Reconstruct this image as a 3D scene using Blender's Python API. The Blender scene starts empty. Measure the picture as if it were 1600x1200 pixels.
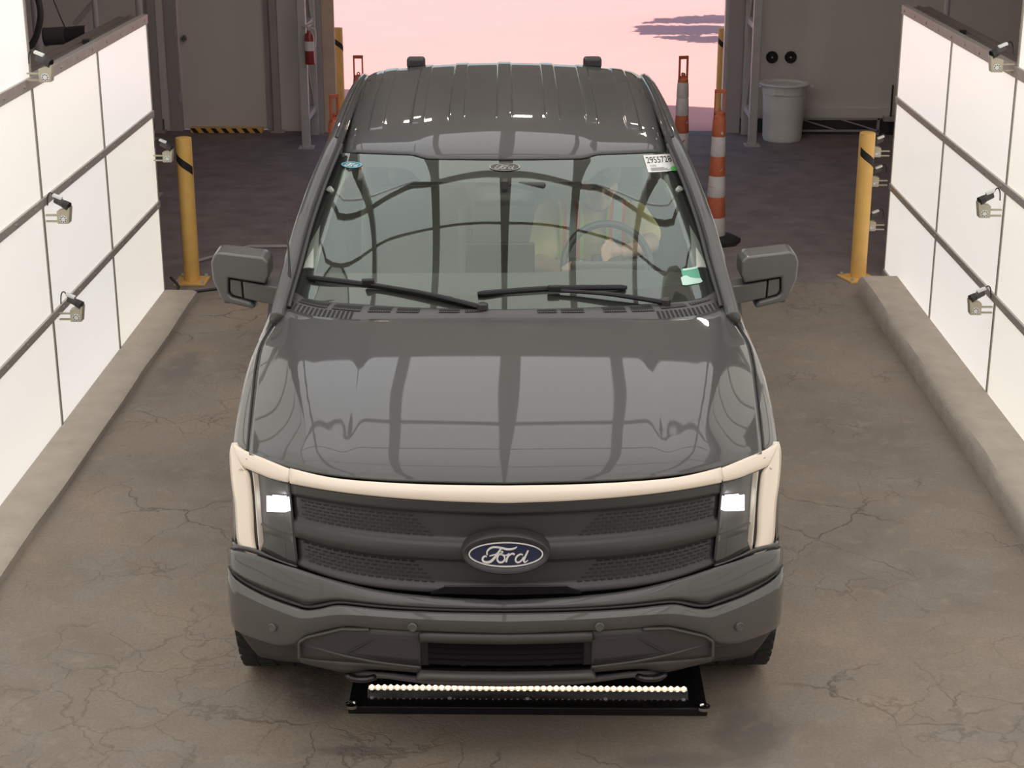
import bpy, bmesh, math, random
from mathutils import Vector, Matrix, Euler

# ------------------------------------------------------------------ camera, sky, sun, exposure
SC = bpy.context.scene
COL = SC.collection
FPX, PITCH, CAM_H, YAW = 2648.0, math.radians(18.89), 3.19, 0.0125
cam = bpy.data.cameras.new('camera')
cam.sensor_fit = 'HORIZONTAL'
cam.sensor_width = 36.0
cam.lens = 36.0 * FPX / 1600.0
cam.clip_start, cam.clip_end = 0.05, 500
cam_ob = bpy.data.objects.new('camera', cam)
COL.objects.link(cam_ob)
cam_ob.location = (0, 0, CAM_H)
cam_ob.rotation_euler = (math.pi / 2 - PITCH, 0, YAW)
SC.camera = cam_ob

SUN_EL, SUN_AZ = math.radians(76), math.radians(200)      # azimuth measured from +Y towards +X
w = bpy.data.worlds.new('sky'); SC.world = w; w.use_nodes = True
nt = w.node_tree
sky = nt.nodes.new('ShaderNodeTexSky')
sky.sky_type = 'NISHITA'
sky.sun_disc = False
sky.sun_elevation, sky.sun_rotation = SUN_EL, SUN_AZ
nt.links.new(sky.outputs[0], nt.nodes['Background'].inputs[0])
nt.nodes['Background'].inputs[1].default_value = 0.17
sun = bpy.data.lights.new('sun', 'SUN'); sun.energy = 3.9; sun.angle = 0.01; sun.color = (1.0, 0.95, 0.90)
sun_ob = bpy.data.objects.new('sun', sun); COL.objects.link(sun_ob)
sd = Vector((math.sin(SUN_AZ) * math.cos(SUN_EL), math.cos(SUN_AZ) * math.cos(SUN_EL), math.sin(SUN_EL)))
sun_ob.rotation_euler = sd.to_track_quat('Z', 'Y').to_euler()
sun_ob.location = (0, 40, 30)

vs = SC.view_settings
vs.view_transform = 'Standard'; vs.look = 'None'; vs.gamma = 1.0; vs.exposure = 0.0
vs.use_curve_mapping = False
cy = SC.cycles
cy.max_bounces, cy.diffuse_bounces, cy.glossy_bounces, cy.transmission_bounces, cy.transparent_max_bounces = 7, 3, 3, 3, 10
cy.caustics_reflective = False; cy.caustics_refractive = False
cy.sample_clamp_indirect = 6.0; cy.adaptive_threshold = .02

CEIL_LIGHT = 1.50       # overhead light panels of the booth
WALL_LIGHT = 1.16       # light wall panels

# ------------------------------------------------------------------ helpers
R = random.Random(7)
def lerp(a, b, t): return a + (b - a) * t
def clamp(v, a=0.0, b=1.0): return max(a, min(b, v))
def sstep(v, a, b):
    t = clamp((v - a) / (b - a)); return t * t * (3 - 2 * t)
def interp(x, xs, ys):
    if x <= xs[0]: return ys[0]
    for i in range(len(xs) - 1):
        if x <= xs[i + 1]:
            return lerp(ys[i], ys[i + 1], (x - xs[i]) / (xs[i + 1] - xs[i]))
    return ys[-1]
def hermite(x, xs, ys):
    """smooth monotone-ish interpolation through a table"""
    n = len(xs)
    if x <= xs[0]: return ys[0]
    if x >= xs[-1]: return ys[-1]
    i = 0
    while x > xs[i + 1]: i += 1
    def m(k):
        if k == 0: return (ys[1] - ys[0]) / (xs[1] - xs[0])
        if k == n - 1: return (ys[-1] - ys[-2]) / (xs[-1] - xs[-2])
        return (ys[k + 1] - ys[k - 1]) / (xs[k + 1] - xs[k - 1])
    h = xs[i + 1] - xs[i]; t = (x - xs[i]) / h
    return ((2*t**3 - 3*t**2 + 1) * ys[i] + (t**3 - 2*t**2 + t) * h * m(i)
            + (-2*t**3 + 3*t**2) * ys[i + 1] + (t**3 - t**2) * h * m(i + 1))
def catmull(pts, n=8):
    pts = [Vector(p) for p in pts]; out = []
    for i in range(len(pts) - 1):
        p0 = pts[max(i - 1, 0)]; p1 = pts[i]; p2 = pts[i + 1]; p3 = pts[min(i + 2, len(pts) - 1)]
        for k in range(n):
            t = k / n
            out.append(0.5 * ((2 * p1) + (p2 - p0) * t + (2*p0 - 5*p1 + 4*p2 - p3) * t*t + (3*p1 - p0 - 3*p2 + p3) * t**3))
    out.append(pts[-1]); return out
def resample(pts, n):
    pts = [Vector(p) for p in pts]
    d = [0.0]
    for a, b in zip(pts, pts[1:]): d.append(d[-1] + (b - a).length)
    out = []
    for k in range(n):
        s = d[-1] * k / (n - 1); i = 0
        while i < len(pts) - 2 and s > d[i + 1]: i += 1
        t = (s - d[i]) / max(d[i + 1] - d[i], 1e-9)
        out.append(pts[i].lerp(pts[i + 1], t))
    return out

class MB:
    def __init__(s): s.v = []; s.f = []
    def add(s, vs, fs):
        o = len(s.v); s.v += [tuple(v) for v in vs]; s.f += [tuple(i + o for i in f) for f in fs]; return s
    def box(s, c, d, rot=None):
        c = Vector(c); h = Vector(d) / 2
        vs = [Vector((sx*h.x, sy*h.y, sz*h.z)) for sz in (-1, 1) for sy in (-1, 1) for sx in (-1, 1)]
        if rot is not None:
            m = rot if isinstance(rot, Matrix) else Euler(rot).to_matrix()
            vs = [m @ v for v in vs]
        return s.add([v + c for v in vs], [(0,2,3,1),(4,5,7,6),(0,1,5,4),(2,6,7,3),(0,4,6,2),(1,3,7,5)])
    def bb(s, a, b): return s.box([(a[i]+b[i])/2 for i in range(3)], [abs(b[i]-a[i]) for i in range(3)])
    def tube(s, pts, r, n=8, caps=True, flat=1.0, up=None):
        pts = [Vector(p) for p in pts]; m = len(pts)
        rs = r if isinstance(r, (list, tuple)) else [r] * m
        vs = []; fs = []; ref = None
        for i, p in enumerate(pts):
            t = (pts[min(i+1, m-1)] - pts[max(i-1, 0)]).normalized()
            if ref is None:
                ref = Vector(up) if up is not None else (Vector((0,0,1)) if abs(t.z) < .9 else Vector((1,0,0)))
            a = (ref - t * ref.dot(t)).normalized(); b = t.cross(a); ref = a
            for k in range(n):
                g = 2*math.pi*k/n
                vs.append(p + a*math.cos(g)*rs[i]*flat + b*math.sin(g)*rs[i])
        for i in range(m-1):
            for k in range(n):
                fs.append((i*n+k, i*n+(k+1)%n, (i+1)*n+(k+1)%n, (i+1)*n+k))
        if caps:
            fs.append(tuple(range(n-1, -1, -1))); fs.append(tuple((m-1)*n+k for k in range(n)))
        return s.add(vs, fs)
    def cyl(s, a, b, r, r2=None, n=16): return s.tube([a, b], [r, r if r2 is None else r2], n)
    def lathe(s, prof, c=(0,0,0), axis='z', n=24, close=True):
        c = Vector(c); vs = []; fs = []; m = len(prof)
        for (r, h) in prof:
            for k in range(n):
                g = 2*math.pi*k/n; x, y = r*math.cos(g), r*math.sin(g)
                p = {'z': (x, y, h), 'y': (x, h, y), 'x': (h, x, y)}[axis]
                vs.append(c + Vector(p))
        for i in range(m-1):
            for k in range(n):
                fs.append((i*n+k, i*n+(k+1)%n, (i+1)*n+(k+1)%n, (i+1)*n+k))
        if close:
            fs.append(tuple(range(n-1, -1, -1))); fs.append(tuple((m-1)*n+k for k in range(n)))
        return s.add(vs, fs)
    def ball(s, c, r, n=12, m=8, rot=None):
        c = Vector(c); r = Vector((r, r, r)) if isinstance(r, (int, float)) else Vector(r)
        vs = []; fs = []
        for i in range(m+1):
            th = math.pi*i/m
            for k in range(n):
                g = 2*math.pi*k/n
                v = Vector((r.x*math.sin(th)*math.cos(g), r.y*math.sin(th)*math.sin(g), r.z*math.cos(th)))
                if rot is not None: v = Euler(rot).to_matrix() @ v
                vs.append(c + v)
        for i in range(m):
            for k in range(n):
                fs.append((i*n+k, (i+1)*n+k, (i+1)*n+(k+1)%n, i*n+(k+1)%n))
        return s.add(vs, fs)
    def prism(s, poly, a, b):
        """poly: list of 2D (x,z); extruded along Y from a to b"""
        n = len(poly)
        vs = [(x, a, z) for x, z in poly] + [(x, b, z) for x, z in poly]
        fs = [tuple(range(n)), tuple(range(2*n-1, n-1, -1))] + [(i, n+i, n+(i+1) % n, (i+1) % n) for i in range(n)]
        return s.add(vs, fs)
    def grid(s, rows):
        n = len(rows[0]); vs = [p for r in rows for p in r]
        fs = [(i*n+k, i*n+k+1, (i+1)*n+k+1, (i+1)*n+k) for i in range(len(rows)-1) for k in range(n-1)]
        return s.add(vs, fs)
    def mesh(s, name):
        me = bpy.data.meshes.new(name); me.from_pydata(s.v, [], s.f)
        bm = bmesh.new(); bm.from_mesh(me)
        bmesh.ops.remove_doubles(bm, verts=bm.verts, dist=1e-6)
        bmesh.ops.recalc_face_normals(bm, faces=bm.faces)
        bm.to_mesh(me); bm.free(); return me
    def build(s, name, mat, parent=None, smooth=False, solid=None, bevel=None, sub=0, angle=35, loc=None, rot=None):
        me = s.mesh(name)
        o = bpy.data.objects.new(name, me); COL.objects.link(o)
        me.materials.append(mat)
        if parent is not None: o.parent = parent
        if loc is not None: o.location = loc
        if rot is not None: o.rotation_euler = rot
        if solid:
            md = o.modifiers.new('s', 'SOLIDIFY'); md.thickness = abs(solid); md.offset = -1 if solid > 0 else 1
        if bevel:
            md = o.modifiers.new('b', 'BEVEL'); md.width = bevel; md.segments = 3; md.limit_method = 'ANGLE'; md.angle_limit = math.radians(30)
        if sub:
            md = o.modifiers.new('d', 'SUBSURF'); md.levels = sub; md.render_levels = sub
        if smooth:
            me.shade_smooth()
            if angle < 180 and not sub:
                try: me.set_sharp_from_angle(angle=math.radians(angle))
                except Exception: pass
        return o

def tag(o, label=None, cat=None, group=None, kind=None):
    if label: o['label'] = label
    if cat: o['category'] = cat
    if group: o['group'] = group
    if kind: o['kind'] = kind
    return o
def thing(name, label, cat, loc=(0,0,0), rotz=0, group=None):
    o = bpy.data.objects.new(name, None); COL.objects.link(o)
    o.location = loc; o.rotation_euler = (0, 0, rotz); o.empty_display_size = .1
    return tag(o, label, cat, group)
def copy_tree(o, parent=None):
    c = o.copy(); COL.objects.link(c); c.parent = parent
    for ch in [x for x in ALLCH.get(o.name, [])]: copy_tree(ch, c)
    return c
def kids(o): return [x for x in bpy.data.objects if x.parent == o]
def dup(o, parent=None):
    c = o.copy(); COL.objects.link(c)
    if parent is not None: c.parent = parent
    for ch in kids(o): dup(ch, c)
    return c

# ------------------------------------------------------------------ materials
def mat(name, col, rough=.5, metal=0., coat=0., emit=None, es=1., spec=.5, noise=None, bump=None, coat_r=.03, alpha=None):
    m = bpy.data.materials.new(name); m.use_nodes = True
    n = m.node_tree.nodes; l = m.node_tree.links; b = n['Principled BSDF']
    b.inputs['Base Color'].default_value = (*col, 1); b.inputs['Roughness'].default_value = rough
    b.inputs['Metallic'].default_value = metal; b.inputs['Coat Weight'].default_value = coat
    b.inputs['Coat Roughness'].default_value = coat_r; b.inputs['Coat IOR'].default_value = 1.42
    b.inputs['Specular IOR Level'].default_value = spec
    if emit:
        b.inputs['Emission Color'].default_value = (*emit, 1); b.inputs['Emission Strength'].default_value = es
    if noise:       # (scale, amount): a little uneven colour
        tc = n.new('ShaderNodeTexCoord'); nz = n.new('ShaderNodeTexNoise'); nz.inputs['Scale'].default_value = noise[0]; nz.inputs['Detail'].default_value = 6
        l.new(tc.outputs['Object'], nz.inputs['Vector'])
        mx = n.new('ShaderNodeMix'); mx.data_type = 'RGBA'
        mx.inputs[6].default_value = (*[c*(1-noise[1]) for c in col], 1); mx.inputs[7].default_value = (*[min(1, c*(1+noise[1])) for c in col], 1)
        l.new(nz.outputs['Fac'], mx.inputs[0]); l.new(mx.outputs[2], b.inputs['Base Color'])
    if bump:        # (scale, strength)
        tc = n.new('ShaderNodeTexCoord'); nz = n.new('ShaderNodeTexNoise'); nz.inputs['Scale'].default_value = bump[0]; nz.inputs['Detail'].default_value = 8
        l.new(tc.outputs['Object'], nz.inputs['Vector'])
        bp = n.new('ShaderNodeBump'); bp.inputs['Strength'].default_value = bump[1]; bp.inputs['Distance'].default_value = .01
        l.new(nz.outputs['Fac'], bp.inputs['Height']); l.new(bp.outputs[0], b.inputs['Normal'])
    return m
def emis(name, col, strength):
    m = bpy.data.materials.new(name); m.use_nodes = True
    n = m.node_tree.nodes; l = m.node_tree.links; n.remove(n['Principled BSDF'])
    e = n.new('ShaderNodeEmission'); e.inputs[0].default_value = (*col, 1); e.inputs[1].default_value = strength
    l.new(e.outputs[0], n['Material Output'].inputs[0]); return m
def glass(name, tint, gain=1.0, ior=1.5, refl=(.9, 1.0, .93)):
    m = bpy.data.materials.new(name); m.use_nodes = True
    n = m.node_tree.nodes; l = m.node_tree.links; n.remove(n['Principled BSDF'])
    t = n.new('ShaderNodeBsdfTransparent'); t.inputs[0].default_value = (*tint, 1)
    g = n.new('ShaderNodeBsdfGlossy'); g.inputs['Roughness'].default_value = 0.0; g.inputs[0].default_value = (*refl, 1)
    fr = n.new('ShaderNodeFresnel'); fr.inputs[0].default_value = ior
    mu = n.new('ShaderNodeMath'); mu.operation = 'MULTIPLY'; mu.inputs[1].default_value = gain; mu.use_clamp = True
    mx = n.new('ShaderNodeMixShader')
    l.new(fr.outputs[0], mu.inputs[0]); l.new(mu.outputs[0], mx.inputs[0]); l.new(t.outputs[0], mx.inputs[1]); l.new(g.outputs[0], mx.inputs[2])
    l.new(mx.outputs[0], n['Material Output'].inputs[0]); return m

PAINT = mat('grey_paint', (.074, .074, .072), .42, 0, 1.0, spec=.12)
BLKP = mat('black_plastic', (.030, .028, .029), .42)
DKP = mat('dark_plastic', (.040, .036, .037), .55)
COWLM = mat('cowl_plastic', (.085, .080, .078), .55)
WIPM = mat('wiper_black', (.012, .011, .012), .5, spec=.3)
SHUT = mat('shutter_black', (.010, .009, .010), .9, spec=.1)
GRP = mat('grey_plastic', (.066, .061, .060), .5)
TRIM = mat('gloss_black', (.012, .012, .013), .12)
MIRP = mat('mirror_paint', (.10, .098, .094), .38, 0, .7, coat_r=.12)
GRILLE = mat('grille_plastic', (.036, .034, .035), .38)
RUBBER = mat('tyre_rubber', (.018, .018, .018), .8, bump=(90, .3))
CHROME = mat('chrome', (.75, .75, .75), .12, 1)
STEEL = mat('galvanised_steel', (.58, .56, .55), .45, .35, noise=(14, .2))
ALU = mat('aluminium_rail', (.46, .42, .38), .5, .2, noise=(20, .15))
SEAM = mat('seam_bar', (.40, .37, .32), .5, .2)
YEL = mat('safety_yellow', (.84, .50, .14), .45, noise=(9, .18))
BLKTAPE = mat('black_tape', (.012, .012, .012), .6)
HOSE = mat('grey_hose', (.05, .045, .045), .6)
WALLM = mat('white_wall_sheet', (.80, .74, .71), .7, noise=(1.5, .06), bump=(4, .08))
WALLR = mat('white_painted_wall', (.80, .75, .71), .6, noise=(2.2, .07), bump=(60, .05))
DOORM = mat('door_grey', (.80, .74, .71), .45, noise=(2, .05))
FRAMEM = mat('door_frame_grey', (.45, .41, .41), .5)
TENT = mat('tent_fabric', (.62, .57, .55), .8, bump=(3, .1))
WOOD = mat('bare_board', (.66, .50, .38), .7, noise=(5, .25))
CONC = mat('kerb_concrete', (.46, .40, .33), .85, noise=(7, .22), bump=(45, .5))
ORANGE = mat('channelizer_orange', (.52, .13, .06), .55, noise=(16, .4))
WHITETAPE = mat('worn_white_band', (.62, .58, .56), .5, noise=(11, .3))
WHITEPL = mat('white_plastic_bin', (.86, .86, .83), .5, noise=(5, .1))
RED = mat('extinguisher_red', (.30, .035, .03), .3, 0, .4)
PAPER = mat('white_paper', (.75, .74, .70), .6)
BRKT = mat('cream_bracket', (.55, .50, .38), .45)
LENSG = mat('camera_lens_glass', (.01, .01, .012), .06)
# ------------------------------------------------------------------ the setting
def floor_material():
    m = bpy.data.materials.new('worn_asphalt'); m.use_nodes = True
    n = m.node_tree.nodes; l = m.node_tree.links; b = n['Principled BSDF']
    b.inputs['Roughness'].default_value = .86; b.inputs['Specular IOR Level'].default_value = .25
    tc = n.new('ShaderNodeTexCoord')
    def noise(sc, det=6, vec=None, rough=.55):
        z = n.new('ShaderNodeTexNoise'); z.inputs['Scale'].default_value = sc; z.inputs['Detail'].default_value = det; z.inputs['Roughness'].default_value = rough
        l.new(vec or tc.outputs['Object'], z.inputs['Vector']); return z
    def ramp(src, p0, p1, c0=(0,0,0,1), c1=(1,1,1,1)):
        r = n.new('ShaderNodeValToRGB'); r.color_ramp.elements[0].position = p0; r.color_ramp.elements[1].position = p1
        r.color_ramp.elements[0].color = c0; r.color_ramp.elements[1].color = c1; l.new(src, r.inputs[0]); return r.outputs[0]
    def mix(f, a, c, mode='MIX'):
        x = n.new('ShaderNodeMix'); x.data_type = 'RGBA'; x.blend_type = mode
        for s, v in ((0, f), (6, a), (7, c)):
            if isinstance(v, (int, float)): x.inputs[s].default_value = v
            elif isinstance(v, tuple): x.inputs[s].default_value = v
            else: l.new(v, x.inputs[s])
        return x.outputs[2]
    def mth(op, a, c=0.0, d=None, cl=False):
        x = n.new('ShaderNodeMath'); x.operation = op; x.use_clamp = cl
        for i, v in enumerate((a, c, d)):
            if v is None: continue
            if isinstance(v, (int, float)): x.inputs[i].default_value = v
            else: l.new(v, x.inputs[i])
        return x.outputs[0]
    big = noise(.9, 5); med = noise(4.0, 7); fine = noise(70, 4); grit = noise(190, 2)
    c = mix(ramp(big.outputs[0], .36, .66), (.225, .192, .160, 1), (.37, .292, .218, 1))
    c = mix(ramp(med.outputs[0], .42, .72), c, (.29, .255, .22, 1))
    c = mix(mth('MULTIPLY', ramp(fine.outputs[0], .35, .7), .5), c, (.19, .16, .135, 1))
    c = mix(mth('MULTIPLY', ramp(grit.outputs[0], .6, .75), .35), c, (.5, .42, .34, 1))
    # cracks: cell edges bent by noise, only in patches
    wob = n.new('ShaderNodeVectorMath'); wob.operation = 'SCALE'; wob.inputs['Scale'].default_value = .45
    l.new(noise(2.4, 6).outputs['Color'], wob.inputs[0])
    add = n.new('ShaderNodeVectorMath'); add.operation = 'ADD'; l.new(tc.outputs['Object'], add.inputs[0]); l.new(wob.outputs[0], add.inputs[1])
    def cracks(sc, w):
        v = n.new('ShaderNodeTexVoronoi'); v.feature = 'DISTANCE_TO_EDGE'; v.inputs['Scale'].default_value = sc
        l.new(add.outputs[0], v.inputs['Vector']); return ramp(v.outputs['Distance'], 0, w, (1,1,1,1), (0,0,0,1))
    patch = ramp(noise(.75, 3).outputs[0], .50, .60)
    cr = mth('MULTIPLY', cracks(2.3, .020), patch)
    patch2 = ramp(noise(1.3, 4).outputs[0], .54, .62)
    cr2 = mth('MULTIPLY', cracks(5.2, .03), patch2)
    crk = mth('MAXIMUM', cr, mth('MULTIPLY', cr2, .7))
    c = mix(mth('MULTIPLY', crk, .65), c, (.09, .075, .065, 1))
    sep = n.new('ShaderNodeSeparateXYZ'); l.new(tc.outputs['Object'], sep.inputs[0])
    # oil and water stains beside the floor scanner, a broken patch by the kerb
    def spot(x, y, rx, ry, soft=.5):
        dx = mth('DIVIDE', mth('SUBTRACT', sep.outputs[0], x), rx); dy = mth('DIVIDE', mth('SUBTRACT', sep.outputs[1], y), ry)
        d = mth('SQRT', mth('ADD', mth('MULTIPLY', dx, dx), mth('MULTIPLY', dy, dy)))
        d = mth('ADD', d, mth('MULTIPLY', mth('SUBTRACT', med.outputs[0], .5), 1.3))
        return ramp(d, 1 - soft, 1.0, (1,1,1,1), (0,0,0,1))
    for (x, y, rx, ry, col, f) in ((-.80, 5.72, .16, .28, (.11, .09, .088, 1), .75), (-.62, 5.28, .22, .05, (.13, .11, .105, 1), .6),
                                   (.80, 5.42, .16, .30, (.15, .13, .12, 1), .7), (.55, 5.22, .3, .07, (.15, .13, .12, 1), .6),
                                   (1.0, 4.95, .5, .06, (.2, .175, .16, 1), .5),
                                   (0, 5.35, .62, .12, (.24, .19, .155, 1), .5),
                                   (-2.10, 9.60, .15, .34, (.19, .165, .15, 1), .85)):
        c = mix(mth('MULTIPLY', spot(x, y, rx, ry), f), c, col)
    worn = mth('MAXIMUM', mth('MAXIMUM', spot(-1.45, 5.75, .75, .75, .4), spot(-1.55, 9.3, .5, .9, .4)), mth('MAXIMUM', spot(1.75, 5.5, .5, .5, .4), spot(-.5, 5.0, .5, .35, .4)))
    crk3 = mth('MULTIPLY', cracks(3.7, .026), worn)
    c = mix(mth('MULTIPLY', crk3, .46), c, (.10, .083, .07, 1))
    c = mix(mth('MULTIPLY', ramp(noise(11, 5).outputs[0], .56, .72), .35), c, (.40, .325, .235, 1))
    # darker tarmac past the booth
    edge = mth('ADD', sep.outputs[1], mth('MULTIPLY', mth('SUBTRACT', med.outputs[0], .5), .9))
    far = ramp(mth('MULTIPLY', mth('SUBTRACT', edge, 11.0), .5), .12, .42)
    dk = mix(ramp(med.outputs[0], .35, .7), (.21, .178, .185, 1), (.30, .255, .255, 1))
    c = mix(far, c, dk)
    l.new(c, b.inputs['Base Color'])
    bp = n.new('ShaderNodeBump'); bp.inputs['Strength'].default_value = .5; bp.inputs['Distance'].default_value = .012
    hgt = mth('ADD', mth('MULTIPLY', fine.outputs[0], .5), mth('MULTIPLY', med.outputs[0], 1.2)); hgt = mth('SUBTRACT', hgt, mth('MULTIPLY', crk, .8))
    l.new(hgt, bp.inputs['Height']); l.new(bp.outputs[0], b.inputs['Normal'])
    return m
FLOORM = floor_material()
PAVE = mat('sunlit_concrete', (.84, .42, .36), .9, noise=(1.2, .05), bump=(9, .4))
WX = 6.5
MB().bb((-WX, -4, -.1), (WX, 17.42, 0)).build('floor', FLOORM)['kind'] = 'structure'
MB().bb((-70, 17.42, -.1), (70, 150, -.005)).build('floor_outside', PAVE)['kind'] = 'structure'
MB().bb((-WX-.1, -4, 0), (-WX, 17.5, 5.6)).build('wall_left', TENT)['kind'] = 'structure'
MB().bb((WX, -4, 0), (WX+.1, 17.5, 5.6)).build('wall_right', TENT)['kind'] = 'structure'
MB().bb((-WX, -4.1, 0), (WX, -4, 5.6)).build('wall_front', TENT)['kind'] = 'structure'
wl = MB().bb((-WX, 17.35, 0), (-3.68, 17.47, 5.6)).bb((-3.68, 17.35, 2.08), (-2.70, 17.47, 5.6)).bb((-2.70, 17.35, 0), (-2.20, 17.47, 5.6))
wl.build('wall_back_left', WALLM)['kind'] = 'structure'
MB().bb((2.10, 17.35, 0), (WX, 17.47, 5.6)).build('wall_back_right', WALLR)['kind'] = 'structure'
MB().bb((-2.20, 17.35, 2.95), (2.10, 17.47, 5.6)).build('wall_back_header', WALLM)['kind'] = 'structure'
# tent roof; unseen outer hem slanted to cast the shade strip past the exit
m = MB(); z0, z1 = 5.6, 5.68
pl = [(-WX-.1, -4.1), (WX+.1, -4.1), (WX+.1, 17.35), (1.6, 17.50), (-2.2, 18.75), (-WX-.1, 18.9)]
m.add([(x, y, z0) for x, y in pl] + [(x, y, z1) for x, y in pl],
      [tuple(range(6)), tuple(range(11, 5, -1))] + [(i, 6+i, 6+(i+1) % 6, (i+1) % 6) for i in range(6)])
m.build('ceiling', TENT)['kind'] = 'structure'
# fabric wall seams: upright poles standing on the inner face of the back wall
MB().bb((3.0, 17.30, 0), (WX, 17.35, .14)).bb((2.12, 17.31, 0), (3.0, 17.35, .14)).build('baseboard_back', GRP)['kind'] = 'structure'
MB().bb((2.12, 17.315, .15), (WX, 17.35, .25)).build('trim_1', WALLR)['kind'] = 'structure'
MB().bb((-WX, 17.30, 0), (-3.80, 17.35, .12)).build('baseboard_left', GRP)['kind'] = 'structure'
# door
dr = thing('door_1', None, None, (-3.17, 17.38, 0)); dr['kind'] = 'structure'
MB().bb((-.43, -.02, .02), (.43, .03, 2.03)).build('door_leaf', DOORM, dr, bevel=.004)
MB().bb((-.56, -.05, 0), (-.44, .05, 2.10)).bb((.44, -.05, 0), (.50, .05, 2.10)).bb((-.56, -.05, 2.04), (.50, .05, 2.10)).build('door_frame', FRAMEM, dr)
MB().lathe([(.012, -.02), (.012, -.05), (.03, -.055), (.032, -.075), (.018, -.09)], (-.365, 0, .95), 'y', 16).build('door_knob', CHROME, dr, smooth=True)
for z in (.35, 1.0, 1.75):
    MB().bb((-.455, -.065, z-.05), (-.435, -.045, z+.05)).build('hinge', STEEL, dr)
# hazard striped sill at the foot of the door
sl = thing('door_sill_ramp', 'yellow and black striped sill at the foot of the grey door', 'sill', (-3.14, 17.26, 0))
MB().bb((-.37, -.05, 0), (.37, .05, .055)).build('sill_block', YEL, sl, bevel=.006)
for k in range(7):
    x = -.33 + k*.105
    MB().add([(x, -.0512, .004), (x+.05, -.0512, .004), (x+.01, -.0512, .052), (x-.04, -.0512, .052),
              (x, -.049, .004), (x+.05, -.049, .004), (x+.01, -.049, .052), (x-.04, -.049, .052)],
             [(0,1,2,3),(4,5,6,7),(0,1,5,4),(1,2,6,5),(2,3,7,6),(3,0,4,7)]).build('black_stripe', BLKTAPE, sl)
# upright poles of the wall frame
for i, (x, y, lab) in enumerate(((-2.62, 17.28, 'slim upright wall pole right of the grey door, beside the fabric'), (-3.84, 17.27, 'steel upright tube left of the grey door frame'))):
    p = thing('wall_pole', lab, 'pole', (x, y, 0))
    MB().bb((-.035, -.03, 0), (.035, .03, 3.2)).build('tube', FRAMEM, p)
    MB().bb((-.07, -.05, 0), (.07, .05, .02)).build('foot_plate', FRAMEM, p)
    if i: MB().bb((-.14, -.06, .74), (-.03, .03, .86)).build('junction_box', FRAMEM, p, bevel=.006)
# exit jambs
MB().bb((-2.24, 17.20, 0), (-2.135, 17.36, 2.95)).bb((1.96, 17.30, 0), (2.11, 17.36, 2.95)).build('trim_2', FRAMEM)['kind'] = 'structure'
tag(MB().bb((-2.135, 17.28, 0), (-2.01, 17.34, 2.4)).build('jamb_board', WOOD, bevel=.004), 'bare wooden board standing against the left jamb of the exit', 'board')
tag(MB().bb((1.93, 17.34, 0), (1.965, 17.44, 2.95)).build('jamb_strip', STEEL, bevel=.004), 'pale metal strip lining the right jamb of the exit', 'strip')
# ladder trusses of the tent frame
def truss(x, y0, y1, lab, sgn):
    t = thing('frame_truss', lab, 'truss', (x, y0, 0), 0, 'tent frame trusses at the exit')
    d = y1 - y0
    for y in (0, d):
        MB().bb((-.04, y-.035, 0), (.04, y+.035, 5.5)).build('upright', STEEL, t, bevel=.005)
    for z in (.28, 1.15, 2.3, 3.4):
        MB().bb((-.025, .03, z-.03), (.025, d-.03, z+.03)).build('rung', STEEL, t)
    for a, b in ((.3, 1.12), (1.18, 2.28), (2.33, 3.38)):
        MB().cyl((0, .03, b), (0, d-.03, a), .011, n=8).build('brace', STEEL, t)
    MB().bb((-.075, -.08, 0), (.075, .08, .012)).build('base_plate', STEEL, t)
    for sx in (-.055, .055):
        MB().cyl((sx, -.055, .012), (sx, -.055, .03), .012, n=8).build('anchor_bolt', STEEL, t)
truss(-2.22, 16.45, 17.14, 'galvanised ladder truss holding the red fire extinguisher', 1)
truss(2.16, 16.62, 17.22, 'galvanised ladder truss beside the white bin', -1)

# kerbs
def kerb(xa, xb, y1, h, lab):
    m = MB()
    ys = [-2 + i*(y1+2)/40 for i in range(41)]
    rows = []
    for y in ys:
        j = R.uniform(-.006, .006); k = R.uniform(-.004, .004); s = 1 if xb > xa else -1
        rows.append([(xa, y, 0), (xa + j, y, h*.75), (xa + s*.025 + j, y, h + k), (xa + s*.12, y, h + k*.5), (xb, y, h), (xb, y, 0)])
    m.grid(rows); m.add(rows[0], [(0,1,2,3,4,5)]); m.add(rows[-1], [(5,4,3,2,1,0)])
    tag(m.build('concrete_kerb', CONC, smooth=True, angle=50), lab, 'kerb')
kerb(-2.285, -2.503, 11.12, .055, 'low concrete kerb along the foot of the light wall on the passenger side, with the broken asphalt patch')
kerb(2.24, 2.503, 11.28, .125, 'tall concrete kerb along the foot of the light wall, ending beside the bollard')

# ------------------------------------------------------------------ light walls
def panel_mat(name, strength, col):
    m = bpy.data.materials.new(name); m.use_nodes = True
    n = m.node_tree.nodes; l = m.node_tree.links; b = n['Principled BSDF']
    b.inputs['Base Color'].default_value = (.7, .7, .68, 1); b.inputs['Roughness'].default_value = .35
    b.inputs['Emission Strength'].default_value = strength
    oi = n.new('ShaderNodeObjectInfo'); r = n.new('ShaderNodeMix'); r.data_type = 'RGBA'
    r.inputs[6].default_value = (*col, 1); r.inputs[7].default_value = (col[0]*.97, col[1]*.99, col[2]*1.10, 1)
    l.new(oi.outputs['Random'], r.inputs[0]); l.new(r.outputs[2], b.inputs['Emission Color']); return m
LPAN = panel_mat('light_panel', WALL_LIGHT*.55, (1.0, .93, .80))
CPAN = panel_mat('ceiling_light_panel', CEIL_LIGHT, (1.0, .995, .955))
BOLT = mat('bolt_head', (.6, .56, .5), .3, .8)
bolt_me = MB().lathe([(.009, 0), (.009, .004), (.004, .007)], (0,0,0), 'x', 8).mesh('bolt')
bolt_me.materials.append(BOLT)
ROWZ = [.02, .645, 1.255, 1.87]
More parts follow.
